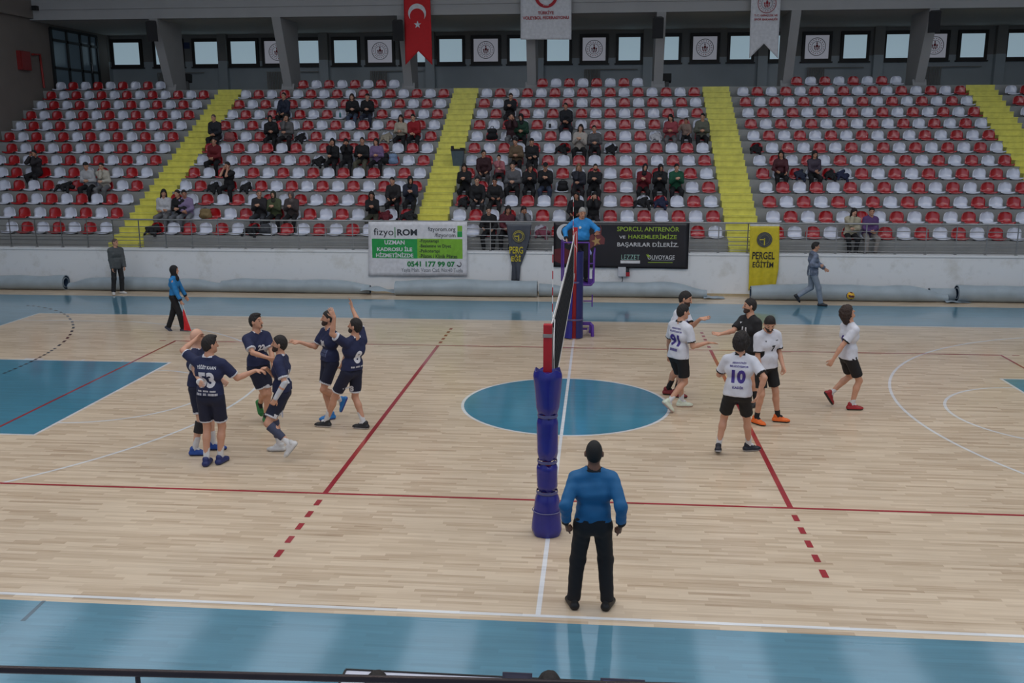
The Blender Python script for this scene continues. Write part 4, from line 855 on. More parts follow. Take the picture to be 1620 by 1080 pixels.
m = MB(); m.box(-.055, .055, 5.45, 5.55, 0, 2.52); m.build('pole', REDP, n2)
def halfpad(a0, a1, z0, z1, r0, r1, mat):
    m = MB(); n = 14; V = []
    for i, (z, r) in enumerate(((z0, r0), ((z0+z1)/2, (r0+r1)/2*.97), (z1, r1))):
        for k in range(n+1): a = a0+(a1-a0)*k/n; V.append((r*math.cos(a)*1.2, 5.52+r*math.sin(a), z))
    for k in range(n+1): pass
    F = [(i*(n+1)+k, i*(n+1)+k+1, (i+1)*(n+1)+k+1, (i+1)*(n+1)+k) for i in range(2) for k in range(n)]
    m.add(V, F, 0, True); V2 = [(x*.86, 5.52+(y-5.52)*.86, z) for x, y, z in V]; m.add(V2, [f[::-1] for f in F], 0, True)
    for k in range(n): m.add([V[2*(n+1)+k], V[2*(n+1)+k+1], V2[2*(n+1)+k+1], V2[2*(n+1)+k]], [(0, 1, 2, 3)])
    for j in range(2):
        for q in (0, n): m.add([V[j*(n+1)+q], V[(j+1)*(n+1)+q], V2[(j+1)*(n+1)+q], V2[j*(n+1)+q]], [(0, 1, 2, 3)])
    return m.build('padding', mat, n2)
halfpad(PI*1.44, PI*.55, .02, .42, .20, .17, BPAD); halfpad(-PI*.42, PI*.5, .02, 1.98, .17, .165, M('padding_navy', (28, 34, 96), .35)); halfpad(PI*1.42, PI*.6, .47, 1.15, .18, .13, BPAD)
m = MB(); m.lathe([(.205, .43), (.212, .45), (.205, .47)], 0, 5.52, 24); m.build('tape_band', TAPE, n2); m = MB(); m.lathe([(.17, 1.28), (.175, 1.3), (.17, 1.32)], 0, 5.52, 24); m.build('tape_band', TAPE, n2)
# net
nt_ = empty('volleyball_net', (0, 0, 1.93), 0, 'black volleyball net with white top tape stretched between the posts', 'net')
sag = lambda y: -.03*(1-(y/4.75)**2)
CN = M('net_cord', (22, 24, 30), .8); m = MB(); X0 = -.0
for i in range(96): y = -4.75+i*.1; m.bar((X0, y, 1.44+sag(y)), (X0, y, 2.37+sag(y)), .007)
for j in range(10):
    z = 1.44+j*.1033
    for i in range(24): y0 = -4.75+i*9.5/24; y1_ = y0+9.5/24; m.bar((X0, y0, z+sag(y0)), (X0, y1_, z+sag(y1_)), .007)
m.build('netting', CN, nt_)
def strip(z0, z1, th, nm, mat):
    m = MB()
    for i in range(24):
        y0 = -4.75+i*9.5/24; y1_ = y0+9.5/24
        m.add([(X0+sx*th, y, z+sag(y)) for sx in (-1, 1) for y in (y0, y1_) for z in (z0, z1)], [(0, 1, 3, 2), (4, 6, 7, 5), (0, 4, 5, 1), (2, 3, 7, 6), (0, 2, 6, 4), (1, 5, 7, 3)])
    return m.build(nm, mat, nt_)
strip(2.36, 2.43, .006, 'top_tape', WTP); strip(1.41, 1.455, .005, 'bottom_tape', WTP)
m = MB(); m.bar((0, -5.44, 2.42), (0, -4.74, 2.41), .012); m.bar((0, 5.44, 2.42), (0, 4.74, 2.41), .012); m.bar((0, -5.44, 1.5), (0, -4.74, 1.43), .008); m.bar((0, 5.44, 1.5), (0, 4.74, 1.43), .008)
m.bar((.03, -5.42, 2.0), (.02, -4.75, 2.40), .010); m.bar((-.045, 5.40, 1.3), (-.035, 5.40, 2.5), .012); m.bar((.05, 5.40, 1.25), (.03, 5.40, 2.45), .010); m.bar((-.04, 5.39, 2.2), (.05, 5.39, 2.05), .010); m.build('rope', WTP, nt_)
m = MB(); m.box(X0-.008, X0+.008, -4.53, -4.47, 1.43, 2.41); m.box(X0-.008, X0+.008, 4.47, 4.53, 1.43, 2.41); m.build('side_tape', WTP, nt_)
AR, AW = M('antenna_red', (170, 30, 40), .5), M('antenna_white', (214, 214, 214), .5)
for s_, wh in ((-1, 'near'), (1, 'far')):
    r_ = empty('antenna', (-.02, s_*4.5, 1.45), 0, 'striped antenna at the %s end of the net' % wh, 'antenna', 'net antennas')
    m = MB()
    for k in range(18): m.tube([(-.02, s_*4.5, 1.45+k*.1), (-.02, s_*4.5, 1.55+k*.1)], .007, 8, k % 2, k in (0, 17))
    m.build('rod', [AR, AW], r_)
# referee stand
PUR = M('stand_purple', (88, 50, 150), .35); PUR2 = M('stand_blue', (40, 52, 160), .4)
rs = empty('referee_stand', (.05, 6.2, 0), 0, 'purple tubular referee stand behind the far net post', 'referee stand')
m = MB()
m.bar((-.38, 5.72, .30), (.38, 5.72, .30), .06, .07); m.bar((-.38, 6.75, .10), (.38, 6.75, .10), .06)
for x in (-.36, .36): m.tube([(x, 5.72, .30), (x+(.05 if x > 0 else -.05), 5.70, .26), (x+(.06 if x > 0 else -.06), 5.70, .0)], .04, 8); m.bar((x, 5.72, .1), (x, 6.75, .1), .05)
m.bar((-.3, 5.74, .17), (.3, 5.74, .17), .04); m.build('base_frame', PUR, rs)
m = MB()
for x in (-.12, .13): m.bar((x, 6.05, .1), (x, 6.05, 1.15), .05); m.bar((x, 6.6, .1), (x, 6.6, 1.15), .05)
for z in (.3, .6, .9): m.bar((-.12, 6.6, z), (.13, 6.6, z), .035)
m.build('legs', PUR, rs)
m = MB(); m.box(-.30, .40, 5.98, 6.68, 1.14, 1.195); m.tube([(-.30, 5.97, 1.16), (.36, 5.97, 1.16), (.42, 6.0, 1.22), (.42, 6.0, 1.5)], .03, 8); m.build('platform', PUR, rs)
m = MB()
for x in (-.27, .31): m.tube([(x, 5.97, 1.16), (x, 5.97, 2.13)], .02, 8)
m.tube([(-.27, 5.97, 2.13), (.31, 5.97, 2.13)], .02, 8); m.tube([(-.27, 5.97, 2.13), (-.33, 6.5, 2.13)], .02, 8); m.tube([(-.33, 6.5, 2.13), (-.33, 6.5, 1.16)], .02, 8)
for x in (.42,): m.tube([(x, 6.0, 1.2), (x, 6.0, 1.85), (x+.02, 6.2, 1.95), (x+.02, 6.5, 1.95), (x, 6.55, 1.2)], .02, 8)
m.tube([(.31, 5.97, 1.65), (.42, 6.0, 1.65)], .015, 6); m.build('guard_rail', PUR, rs)
m = MB(); m.tube([(.10, 5.9, .3), (.10, 5.9, 1.75)], .03, 8); m.build('inner_upright', PUR2, rs)
m = MB(); m.tube([(.2, 5.68, .83), (.40, 5.68, .83)], .015, 8); m.tube([(.40, 5.68, .70), (.40, 5.68, .98)], .016, 8); m.build('height_crank', PUR, rs)
# volleyball in the air
bc = U(1345.5, 468, y=9.2); m = MB(); R_ = .105
for i in range(24):
    for k in range(48):
        a0, a1, b0, b1 = PI*i/24, PI*(i+1)/24, 2*PI*k/48, 2*PI*(k+1)/48
        q = [(math.sin(a)*math.cos(b), math.sin(a)*math.sin(b), math.cos(a)) for a, b in ((a0, b0), (a1, b0), (a1, b1), (a0, b1))]; c = np.mean(q, 0); c = nrm(c+.15*np.array([c[1], -c[2], c[0]]))
        ax = int(np.argmax(np.abs(c))); u = c[(ax+1) % 3]/abs(c[ax]); mt = 1 if abs(u) < .30 else 0
        if mt == 1 and ax == 0: mt = 2
        gr = 1-.012*math.exp(-((abs(u)-.33)/.04)**2)
        m.add([bc+R_*gr*np.array(p) for p in q], [(0, 1, 2, 3)], mt, True)
bo = m.build('volleyball', [M('ball_yellow', (206, 160, 40), .5), M('ball_maroon', (84, 30, 44), .5), M('ball_navy', (36, 40, 80), .5)]); bo.name = 'volleyball'
tag(bo, 'yellow and dark volleyball in the air above the curly-haired player', 'ball')
# ------------------------------------------------------------------ rolled floor covers along the front wall
ROLL = M('roll_vinyl', (152, 164, 172), .42, var=.10, scale=3, bump=.2); RIN = M('roll_inner_blue', (44, 66, 92), .6)
def roll(x0, x1, y, r, label, taper=(0, 0), tail=0, seed=0, ridges=False):
    rg = np.random.default_rng(seed); n = 34; L = int(max(10, (x1-x0)/.14)); V = []; F = []; p = rg.uniform(0, 6, 5)
    for i in range(L+1):
        t = i/L; x = x0+(x1-x0)*t; f = 1-.035*math.sin(2.1*x+p[0])-.02*math.sin(5.3*x+p[1])
        dl_, dr_ = (x-x0), (x1-x); 
        if taper[0]: f *= 1-taper[0]*math.exp(-(dl_/.45)**2)
        if taper[1]: f *= 1-taper[1]*math.exp(-(dr_/.6)**2)
        for k in range(n):
            a = 2*PI*k/n+PI/2; rr_ = r*f*(1+.012*math.sin(3*a+x*1.7)+(.012*math.sin(x*60) if ridges else 0)); z = r*f*.98+rr_*math.sin(a)
            V.append((x, y+rr_*math.cos(a)*(1.04+.25*(1-f)), max(0.004, z)))
    for i in range(L):
        for k in range(n): F.append((i*n+k, i*n+(k+1) % n, (i+1)*n+(k+1) % n, (i+1)*n+k))
    m = MB(); m.add(V, F, 0, True)
    for e, sg in ((0, -1), (L, 1)):                       # open ends: the wound layers and the dark inside
        c = np.mean(V[e*n:(e+1)*n], 0); rim = [np.array(v) for v in V[e*n:(e+1)*n]]; prev = rim
        for q, (sc, dx, mt) in enumerate(((.9, 0, 0), (.88, -.06, 1), (.7, -.06, 1), (.68, 0, 0), (.6, 0, 0), (.58, -.25, 1), (.0, -.25, 1))):
            cur = [c+(v-c)*sc+np.array([sg*dx, 0, 0]) for v in rim]
            m.add(prev+cur, [(k, (k+1) % n, n+(k+1) % n, n+k) for k in range(n)], mt, True); prev = cur
    if tail:
        xa = x1-.1; V2 = []; nn = 12
        for i in range(nn+1):
            t = i/nn
            for j in range(5): v = j/4; V2.append((xa+tail*t, y-.30+.42*v+.12*t, .012+.03*(1-t)*math.sin(7*t+3*v)**2+(1-t)*.02))
        m.add(V2, [(i*5+j, (i+1)*5+j, (i+1)*5+j+1, i*5+j+1) for i in range(nn) for j in range(4)], 0, True)
    o = m.build('rolled_floor_cover', [ROLL, RIN]); return tag(o, label, 'floor cover', 'rolled floor covers along the white wall')
rx = lambda p, y=11.3: U(p, 455, y=y)[0]
roll(XL+.1, rx(106), 11.28, .205, 'rolled grey floor cover beside the left wall, dark blue open end', (0, -.12), seed=1)
roll(rx(110), rx(351), 11.3, .20, 'rolled floor cover behind the man in the dark jacket', (.45, .35), seed=2)
roll(rx(352), rx(586), 11.28, .20, 'rolled floor cover between the line judge and the green banner', (.15, .35), seed=3)
m = MB(); V = []
for i in range(15):
    for j in range(6):
        t, v = i/14, j/5; V.append((rx(574)+(rx(640)-rx(574))*t, 10.98+.45*v, .02+.23*math.sin(PI*(.2+.6*v))*(.7+.2*math.sin(6*t))+.02*math.sin(13*t+5*v)))
m.add(V, [(i*6+j, (i+1)*6+j, (i+1)*6+j+1, i*6+j+1) for i in range(14) for j in range(5)], 0, True); o = m.build('folded_floor_cover', [ROLL, RIN]); tag(o, 'crumpled flap of grey floor cover under the green and white banner', 'floor cover', 'rolled floor covers along the white wall')
roll(rx(626, 11.1), rx(850, 11.1), 11.1, .235, 'thicker rolled floor cover under the green and white banner', (.1, 0), seed=4)
roll(rx(853, 11.2), rx(900, 11.2), 11.2, .20, 'short pinched floor cover roll behind the net', (0, .3), seed=9, ridges=True)
roll(rx(905), rx(1118), 11.28, .22, 'rolled floor cover under the black banner, flattened blue end', (.1, .5), tail=.6, seed=5)
roll(rx(1188, 11.1), rx(1500, 11.1), 11.12, .225, 'ridged floor cover roll behind the walking boy', (.1, .55), tail=.7, seed=6, ridges=True)
roll(rx(1472), rx(1512), 11.38, .17, 'small floor cover roll tucked beside the last big roll', (0, 0), seed=7, ridges=True)
roll(rx(1512), XR-.2, 11.2, .235, 'rolled floor cover running out of the right edge', (.05, 0), seed=8)
# ------------------------------------------------------------------ banners on the front wall
YBN = 11.585
def banner(name, pts, label, mat, wave=None, parent_loc=None, y=YBN, nu=28, nv=14, group=None, th=.006):
    """pts: px corners tl, tr, br, bl (side edges may carry extra points as lists)"""
    r_ = empty(name, (U(pts[0][0], pts[0][1], y=y)[0], y, U(pts[0][0], pts[0][1], y=y)[2]), 0, label, 'banner', group)
    C = [U(a, b, y=y) for a, b in pts]; V = []; F = []
    for i in range(nv+1):
        for j in range(nu+1):
            u, v = j/nu, i/nv; p = (C[0]*(1-u)+C[1]*u)*(1-v)+(C[3]*(1-u)+C[2]*u)*v; V.append([p[0], y, p[2]])
    V = np.array(V); 
    if wave is not None: V[:, 1] += wave(V[:, 0], V[:, 2])
    for i in range(nv):
        for j in range(nu): a = i*(nu+1)+j; F.append((a, a+1, a+nu+2, a+nu+1))
    o = mesh_obj('sheet', V, F, mat, r_, None, True); sm_ = o.modifiers.new('thickness', 'SOLIDIFY'); sm_.thickness = th; sm_.offset = 0; return r_
def panel(name, x0, x1, y0, y1, y, mat, parent, wave=None, n=10):
    a = U(x0, y1, y=y); b = U(x1, y0, y=y); V = []; F = []
    for i in range(n+1):
        for j in range(n+1): V.append([a[0]+(b[0]-a[0])*j/n, y, a[2]+(b[2]-a[2])*i/n])
    V = np.array(V)
    if wave is not None: V[:, 1] += wave(V[:, 0], V[:, 2])
    for i in range(n):
        for j in range(n): q = i*(n+1)+j; F.append((q, q+1, q+n+2, q+n+1))
    return mesh_obj(name, V, F, mat, parent, None, True)
BW = M('banner_white', (212, 212, 218), .5); GR1 = M('banner_green', (28, 150, 72), .5); GR2 = M('banner_lime', (124, 178, 52), .5); INK = M('ink_dark', (34, 40, 48), .6); INKG = M('ink_green', (24, 128, 64), .6); INKY = M('ink_grey', (120, 124, 132), .6)
wv = lambda x, z: .012*np.sin(3.1*x+2*z)+.007*np.sin(7*x-5*z)
b1 = banner('advert_banner', [(583, 350.5), (739, 350.5), (739, 436.5), (583, 436.5)], 'white and green physiotherapy banner hung over the front wall', BW, wv)
yb = YBN-.008
panel('print_panel', 589, 660, 378, 408, yb, GR1, b1, wv); panel('print_panel', 660.3, 731.5, 378, 408.5, yb, GR2, b1, wv); panel('print_icon', 723.7, 731.3, 357, 365.5, yb, GR2, b1, wv, 2); panel('print_icon', 723.7, 731.3, 366, 374.8, yb, GR1, b1, wv, 2)
panel('print_rule', 624.6, 625.4, 359, 375.5, yb, INKG, b1, wv, 3)
def bt(s, x0, x1, y0, y1, mt, bold=0, par=None, w=wv, y=None): return fit_text('lettering', s, (x0, x1, y0, y1), (YBN-.012) if y is None else y, mt, par, w, bold)
bt('fizyo', 591.5, 622.5, 361, 375.5, INK, 0, b1); bt('ROM', 628.5, 659.5, 362.5, 372.5, INK, .03, b1)
bt('fizyorom.org', 677, 720.5, 359, 367.5, INK, 0, b1); bt('/fizyorom', 687.5, 720.5, 368.5, 377, INK, 0, b1)
bt('UZMAN', 608.5, 640, 380, 386.5, BW, .03, b1); bt('KADROSU İLE', 596.5, 652, 389.5, 397, BW, .03, b1); bt('HİZMETİNİZDE', 595, 654, 399, 406.5, BW, .03, b1)
bt('-Fizyoterapi', 663.5, 694, 378.5, 385, INK, .015, b1); bt('-Beslenme ve Diyet', 663.5, 713.5, 386.5, 393, INK, .015, b1); bt('-Psikoterapi', 663.5, 695.5, 394.5, 401, INK, .015, b1); bt('-Pilates / Klinik Pilates', 663.5, 723.5, 402.5, 408.2, INK, .015, b1)
bt('0541 177 99 07', 644.5, 719.5, 413.7, 421.7, INKG, .035, b1); bt('Yayla Mah. Vatan Cad. No:40 Tuzla', 635, 732, 424.5, 431.5, INKY, 0, b1)
m = MB(); c = U(726.3, 418, y=YBN-.014)
ring_mb(m, c[0], c[2], .045, .075, c[1], 16, 0, PI*1.1, PI*1.75); ring_mb(m, c[0]-.02, c[2]-.0, .07, .085, c[1], 12, 0, -.5, .9); m.build('phone_icon', INK, b1)
BKB = M('banner_black', (30, 28, 34), .32, var=.15, scale=2.5, bump=.2); LIM = M('ink_lime', (150, 178, 60), .6); WIN = M('ink_white', (206, 206, 210), .6)
wb = lambda x, z: .014*np.sin(2.3*x+3*z)+.008*np.sin(5*x-4*z)
b2 = banner('sponsor_banner', [(876, 351.5), (1091, 352), (1088, 425.5), (875.5, 422)], 'black sponsor banner with crescent and star behind the referee stand', BKB, wb)
bt('SPORCU, ANTRENÖR', 976.3, 1074.8, 357.5, 366.8, LIM, .01, b2, wb); bt('VE', 979.5, 989.5, 372.8, 377.2, WIN, .01, b2, wb); bt('HAKEMLERİMİZE', 994.2, 1070.8, 369.5, 377.4, LIM, .01, b2, wb)
bt('BAŞARILAR DİLERİZ.', 976.5, 1073.5, 382, 391.5, WIN, .01, b2, wb); bt('LEZZET', 983, 1012, 403, 410.5, M('ink_mint', (150, 190, 180), .6), -.01, b2, wb); panel('print_bar', 981.5, 1012.5, 412, 416.3, yb, WIN, b2, wb, 3)
bt('OLIVOYAGE', 1024.5, 1067.5, 403.8, 410.4, WIN, .01, b2, wb); panel('print_rule', 1030, 1065.5, 411.6, 412.2, yb, INKY, b2, wb, 3); panel('print_rule', 1025, 1064, 415, 415.5, yb, LIM, b2, wb, 3)
o = flat_poly('print_leaf', [(1022, 402), (1025, 403.5), (1024.5, 401), (1027, 404), (1028.5, 407.5), (1024.5, 406.5)], YBN-.014, LIM, b2, wb)
def crescent(cx, cz, R1, R2, off, ang, y, mat, parent, name='crescent', n=40):
    """moon of radius R1 with a disc R2 taken away, shifted by off in the direction ang"""
    d = off; x = (R1*R1-R2*R2+d*d)/(2*d); hh = math.sqrt(max(R1*R1-x*x, 0)); a1 = math.atan2(hh, x); a2 = math.atan2(hh, x-d); out = []; inn = []
    for k in range(n+1): t = a1+(2*PI-2*a1)*k/n; out.append((R1*math.cos(t), R1*math.sin(t)))
    for k in range(n+1): t = a2+(2*PI-2*a2)*k/n; inn.append((d+R2*math.cos(t), R2*math.sin(t)))
    V = []; ca, sa = math.cos(ang), math.sin(ang)
    for (a, b), (c_, e) in zip(out, inn): V += [(cx+a*ca-b*sa, y, cz+a*sa+b*ca), (cx+c_*ca-e*sa, y, cz+c_*sa+e*ca)]
    return mesh_obj(name, V, [(2*k, 2*k+1, 2*k+3, 2*k+2) for k in range(n)], mat, parent)
c = U(894, 367.5, y=YBN-.02); crescent(c[0], c[2], .24, .185, .075, .25, c[1], WIN, b2)
c = U(943.5, 381.5, y=YBN-.02); m = MB(); m.add([(x, c[1], z) for x, z in star_poly(c[0], c[2], .15, PI/2+.25)], [tuple(range(10))]); m.build('print_star', M('ink_gold', (176, 142, 92), .6), b2)
flat_poly('print_figure', [(930, 380), (935, 371), (940, 369), (939, 374), (945, 371), (950, 362), (949, 354.5), (952, 361), (951, 371), (957, 377), (956, 388), (948, 391), (938, 398), (930, 391)], YBN-.012, M('ink_skin_red', (112, 56, 58), .6), b2)
flat_poly('print_glow', [(877, 394), (893, 392), (905, 398), (907, 414), (890, 418), (877, 413)], YBN-.011, M('ink_deep_red', (92, 26, 34), .6), b2)
m = MB()
for q in ([(930, 393), (933, 393), (939, 405), (936, 406)], [(939, 399), (943, 396), (942, 401), (938, 405)], [(943, 400), (945, 400), (950, 406), (947, 406)], [(950, 396), (952, 396), (950, 406), (948, 406)]): m.add([U(a, b_, y=YBN-.016) for a, b_ in q], [(0, 1, 2, 3)])
m.build('print_stroke', M('ink_lilac', (150, 150, 210), .6), b2)
YB_ = M('banner_yellow', (206, 186, 40), .5); wy = lambda x, z: .02*np.sin(22*x)*(1.9-z)*.7
def hang(name, label, edge_l, edge_r, ys, mat, wave, y=YBN, group=None, nu=16):
    r_ = empty(name, U(edge_l[0], ys[0], y=y), 0, label, 'banner', group); V = []; F = []; n = 24
    for i in range(n+1):
        t = i/n; py = ys[0]+(ys[1]-ys[0])*t; xl = np.interp(t, np.linspace(0, 1, len(edge_l)), edge_l); xr_ = np.interp(t, np.linspace(0, 1, len(edge_r)), edge_r)
        for j in range(nu+1): V.append(U(xl+(xr_-xl)*j/nu, py, y=y))
    V = np.array(V); V[:, 1] += wave(V[:, 0], V[:, 2])
    for i in range(n):
        for j in range(nu): q = i*(nu+1)+j; F.append((q, q+1, q+nu+2, q+nu+1))
    o = mesh_obj('sheet', V, F, mat, r_, None, True); s_ = o.modifiers.new('thickness', 'SOLIDIFY'); s_.thickness = .005; s_.offset = 0; return r_
b3 = hang('yellow_banner', 'yellow course banner hanging beside the black banner', [1187, 1186, 1185, 1184], [1233, 1233, 1231.5, 1226], (357, 459), YB_, wy)
mw = M('banner_rail_white', (206, 206, 206), .6); panel('top_hem', 1186.5, 1233.5, 354.5, 357.5, YBN-.004, mw, b3, None, 1)
INB = M('ink_black', (34, 32, 34), .6)
bt('PERGEL', 1190, 1226, 398.5, 410, INB, .02, b3, wy); bt('EĞİTİM', 1190.5, 1224, 411.5, 423, INB, .02, b3, wy)
def compass(cx, cy, rpx, parent, y, m1, m2, m3):
    c = U(cx, cy, y=y); r = rpx/54.; m = MB(); ring_mb(m, c[0], c[2], 0.0, r, c[1], 32); m.build('print_disc', m1, parent)
    m = MB(); ring_mb(m, c[0], c[2], r*.60, r*.66, c[1]-.003, 32); ring_mb(m, c[0], c[2], r*.86, r*.90, c[1]-.003, 32)
    for k in range(12): a = PI*.1+k*PI*.8/11; m.add([(c[0]+r*q*math.cos(a+w_), c[1]-.003, c[2]+r*q*math.sin(a+w_)) for q, w_ in ((.7, -.04), (.82, -.04), (.82, .04), (.7, .04))], [(0, 1, 2, 3)])
    m.build('print_ring', m2, parent); m = MB()
    m.box(c[0]-r*.62, c[0]+r*.05, c[1]-.007, c[1]-.004, c[2]-.01*1, c[2]+.012); m.box(c[0]-.012, c[0]+.014, c[1]-.007, c[1]-.004, c[2]-r*.75, c[2]+r*.2); m.build('print_compass', m3, parent)
compass(1209.5, 379, 11.5, b3, YBN-.03, M('ink_slate', (62, 64, 68), .6), M('ink_slate_light', (110, 110, 96), .6), M('ink_yellow', (200, 184, 50), .6))
GBN = M('banner_grey', (70, 74, 84), .4, var=.12, scale=5, bump=.2); wg = lambda x, z: .025*np.sin(30*x+3*z)*(2.0-z)*.8
b4 = hang('grey_banner', 'dark grey banner twisted to a point beside the black banner', [801, 804, 806, 810, 809], [841, 838, 832, 823.5, 822], (354, 444), GBN, wg)
panel('top_hem', 800, 841, 351.5, 354.5, YBN-.004, M('hem_grey', (120, 124, 128), .6), b4, None, 1)
bt('PERG', 806, 827.5, 390, 401, MATS['ink_yellow'], .02, b4, wg, YBN-.03); bt('EĞİ', 809, 824, 402.5, 413.5, MATS['ink_yellow'], .02, b4, wg, YBN-.03)
compass(820.5, 373.5, 10, b4, YBN-.04, MATS['ink_slate'], MATS['ink_yellow'], MATS['ink_yellow'])
# electric box with red socket under the black banner
eb = empty('socket_box', U(985, 430, y=11.6), 0, 'grey wall box with a red and black socket under the black banner', 'electrical box')
a = U(977.5, 436.5, y=11.6); b = U(990, 422, y=11.6); m = MB(); m.box(a[0], b[0], 11.52, 11.65, a[2], b[2]); m.build('box', M('box_grey', (188, 190, 198), .5), eb)
a = U(990, 436.5, y=11.6); b = U(996, 430, y=11.6); m = MB(); m.box(a[0], b[0], 11.54, 11.65, a[2], b[2]); m.build('red_socket', M('socket_red', (160, 34, 44), .5), eb)
a = U(990, 430, y=11.6); b = U(995.5, 424, y=11.6); m = MB(); m.box(a[0], b[0], 11.54, 11.65, a[2], b[2]); m.build('black_socket', M('socket_black', (34, 36, 42), .5), eb)
a = U(984, 437, y=11.55); b = U(984, 446, y=11.55); m = MB(); m.tube([a, (a+b)/2+[.02, 0, 0], b], .012, 6); m.build('cable', MATS['socket_black'], eb)
# ------------------------------------------------------------------ flags on the beam
YF_ = 20.95
RF_ = M('flag_red', (196, 26, 34), .75, var=.05); FW = M('flag_white', (212, 212, 216), .7); FRD = M('flag_print_red', (170, 30, 42), .7)
w0 = lambda x, z: .015*np.sin(5*x)+.012*np.sin(4*z)
def flag(name, label, xl, xr, ytop, ytip, ynotch, mat, skew=(0, 0), group='flags hung from the beam'):
    r_ = empty(name, U(xl, ytop, y=YF_), 0, label, 'flag', group); V = []; F = []; nu, nv = 14, 26
    for i in range(nv+1):
        for j in range(nu+1):
            u = j/nu; v = i/nv; yb_ = ytip+(ynotch-ytip)*(1-abs(2*u-1)); py = ytop+(yb_-ytop)*v
            q = (py-ytop)/(ytip-ytop); px = (xl+skew[0]*q)*(1-u)+(xr+skew[1]*q)*u; V.append(U(px, py, y=YF_))
    V = np.array(V); V[:, 1] += w0(V[:, 0], V[:, 2])
    for i in range(nv):
        for j in range(nu): a = i*(nu+1)+j; F.append((a, a+1, a+nu+2, a+nu+1))
    o = mesh_obj('cloth', V, F, mat, r_, None, True); s_ = o.modifiers.new('thickness', 'SOLIDIFY'); s_.thickness = .006; s_.offset = 0
    a = U(xl-2, ytop, y=YF_); b = U(xr+2, ytop, y=YF_); m = MB(); m.tube([(a[0], YF_, a[2]), (b[0], YF_, a[2])], .02, 8); m.build('rod', MATS['brushed_steel'], r_); return r_
f1 = flag('national_flag', 'red swallow-tailed flag with white crescent and star above the stand', 638, 680, -30, 103, 81, RF_, (3.5, 4))
c = U(659.8, 20.7, y=YF_-.035); crescent(c[0], c[2], .335, .275, .11, -PI/2, c[1], FW, f1, 'crescent')
c = U(660.6, 39, y=YF_-.035); m = MB(); m.add([(x, c[1], z) for x, z in star_poly(c[0], c[2], .145)], [tuple(range(10))]); m.build('star', FW, f1)
f2 = flag('federation_banner', 'white volleyball federation banner hanging from the beam', 823.5, 904, -30, 62.5, 62.5, FW, (0, 0))
c = U(864, -6.5, y=YF_-.04); m = MB(); ring_mb(m, c[0], c[2], .31, .42, c[1], 48); m.build('print_ring', FRD, f2)
fit_text('lettering', '1958', (860, 868, 6.5, 9.5), YF_-.048, FW, f2, w0, .02)
fit_text('lettering', 'TÜRKİYE', (851, 876, 16, 23), YF_-.035, FRD, f2, w0, .02); fit_text('lettering', 'VOLEYBOL FEDERASYONU', (827, 900, 25, 31), YF_-.035, FRD, f2, w0, .02)
f3 = flag('ministry_banner', 'white swallow-tailed ministry banner between the two right speakers', 1189, 1236.5, -30, 92.5, 69, FW, (-4, -6))
c = U(1213.5, 5.5, y=YF_-.035); emblem('print_emblem', c[0], c[2], .33, c[1], f3, red_ring=True)
fit_text('lettering', 'T.C. GENÇLİK VE', (1193, 1230.5, 21.5, 26.8), YF_-.035, FRD, f3, w0, .02); fit_text('lettering', 'SPOR BAKANLIĞI', (1193, 1230, 27.6, 32.5), YF_-.035, FRD, f3, w0, .02)
# ------------------------------------------------------------------ speakers, radiators and other fittings
SPK = M('speaker_black', (22, 22, 24), .6); GRL = M('speaker_grille', (34, 34, 37), .8)
for px, py, x, lab, tl in ((241, 49, -16.64, 'black loudspeaker on the first concrete pier from the left wall', .3), (630, 48, -7.04, 'black loudspeaker beside the red flag', .1), (1040.5, 43.5, 2.59, 'black loudspeaker between the two white banners', 0), (1478.5, 34, 12.26, 'black loudspeaker on the pier above the fourth yellow stairs', -.3)):
    c = U(px, py, y=20.85); r_ = empty('loudspeaker', c, 0, lab, 'loudspeaker', 'loudspeakers on the concrete piers'); w, hh = .20, .36
    m = MB(); pr = [(-w, -.16), (w, -.16), (w*.7, .16), (-w*.7, .16)]; m.zprism(pr, -hh, hh); m.V = [tuple(np.array(rot(rot(np.array(v), [1, 0, 0], .25), [0, 0, 1], tl))+c) for v in m.V]; m.build('cabinet', SPK, r_)
    m = MB(); m.box(-w*.9, w*.9, -.172, -.16, -hh*.93, hh*.93); m.V = [tuple(np.array(rot(rot(np.array(v), [1, 0, 0], .25), [0, 0, 1], tl))+c) for v in m.V]; m.build('grille', GRL, r_)
    m = MB(); m.bar(c+[0, .1, .1], (x, 21.3, c[2]+.15), .05); m.build('bracket', SPK, r_)
RAD = M('radiator_enamel', (150, 146, 140), .5)
for i, (a, b, w) in enumerate(((423, 447, 'second pier from the left wall'), (250, 268, 'first pier from the left wall'), (586, 612, 'window beside the red flag'), (924, 950, 'window beside the federation banner'), (1275, 1305, 'window beyond the ministry banner'), (1461, 1490, 'last pier before the fourth yellow stairs'))):
    A = U(a, 137, y=YB-.2); B = U(b, 108, y=YB-.2); z1 = 7.28; z0 = 6.263; r_ = empty('radiator', (A[0], YB-.2, z0), 0, 'finned column radiator under the %s' % w, 'radiator', 'radiators under the high windows')
    m = MB(); n = 10; dx_ = (B[0]-A[0])/n
    for k in range(n): m.tube([(A[0]+dx_*(k+.5), YB-.2, z0), (A[0]+dx_*(k+.5), YB-.2, z1)], dx_*.30, 8)
    m.build('fins', RAD, r_); m = MB(); m.box(A[0], B[0], YB-.22, YB-.18, z1-.03, z1); m.box(A[0], B[0], YB-.22, YB-.18, z0, z0+.04); m.build('headers', RAD, r_)
    m = MB(); m.tube([(B[0], YB-.2, z1-.02), (B[0]+1.6, YB-.2, z1-.02)], .018, 6); m.build('pipe', RAD, r_)
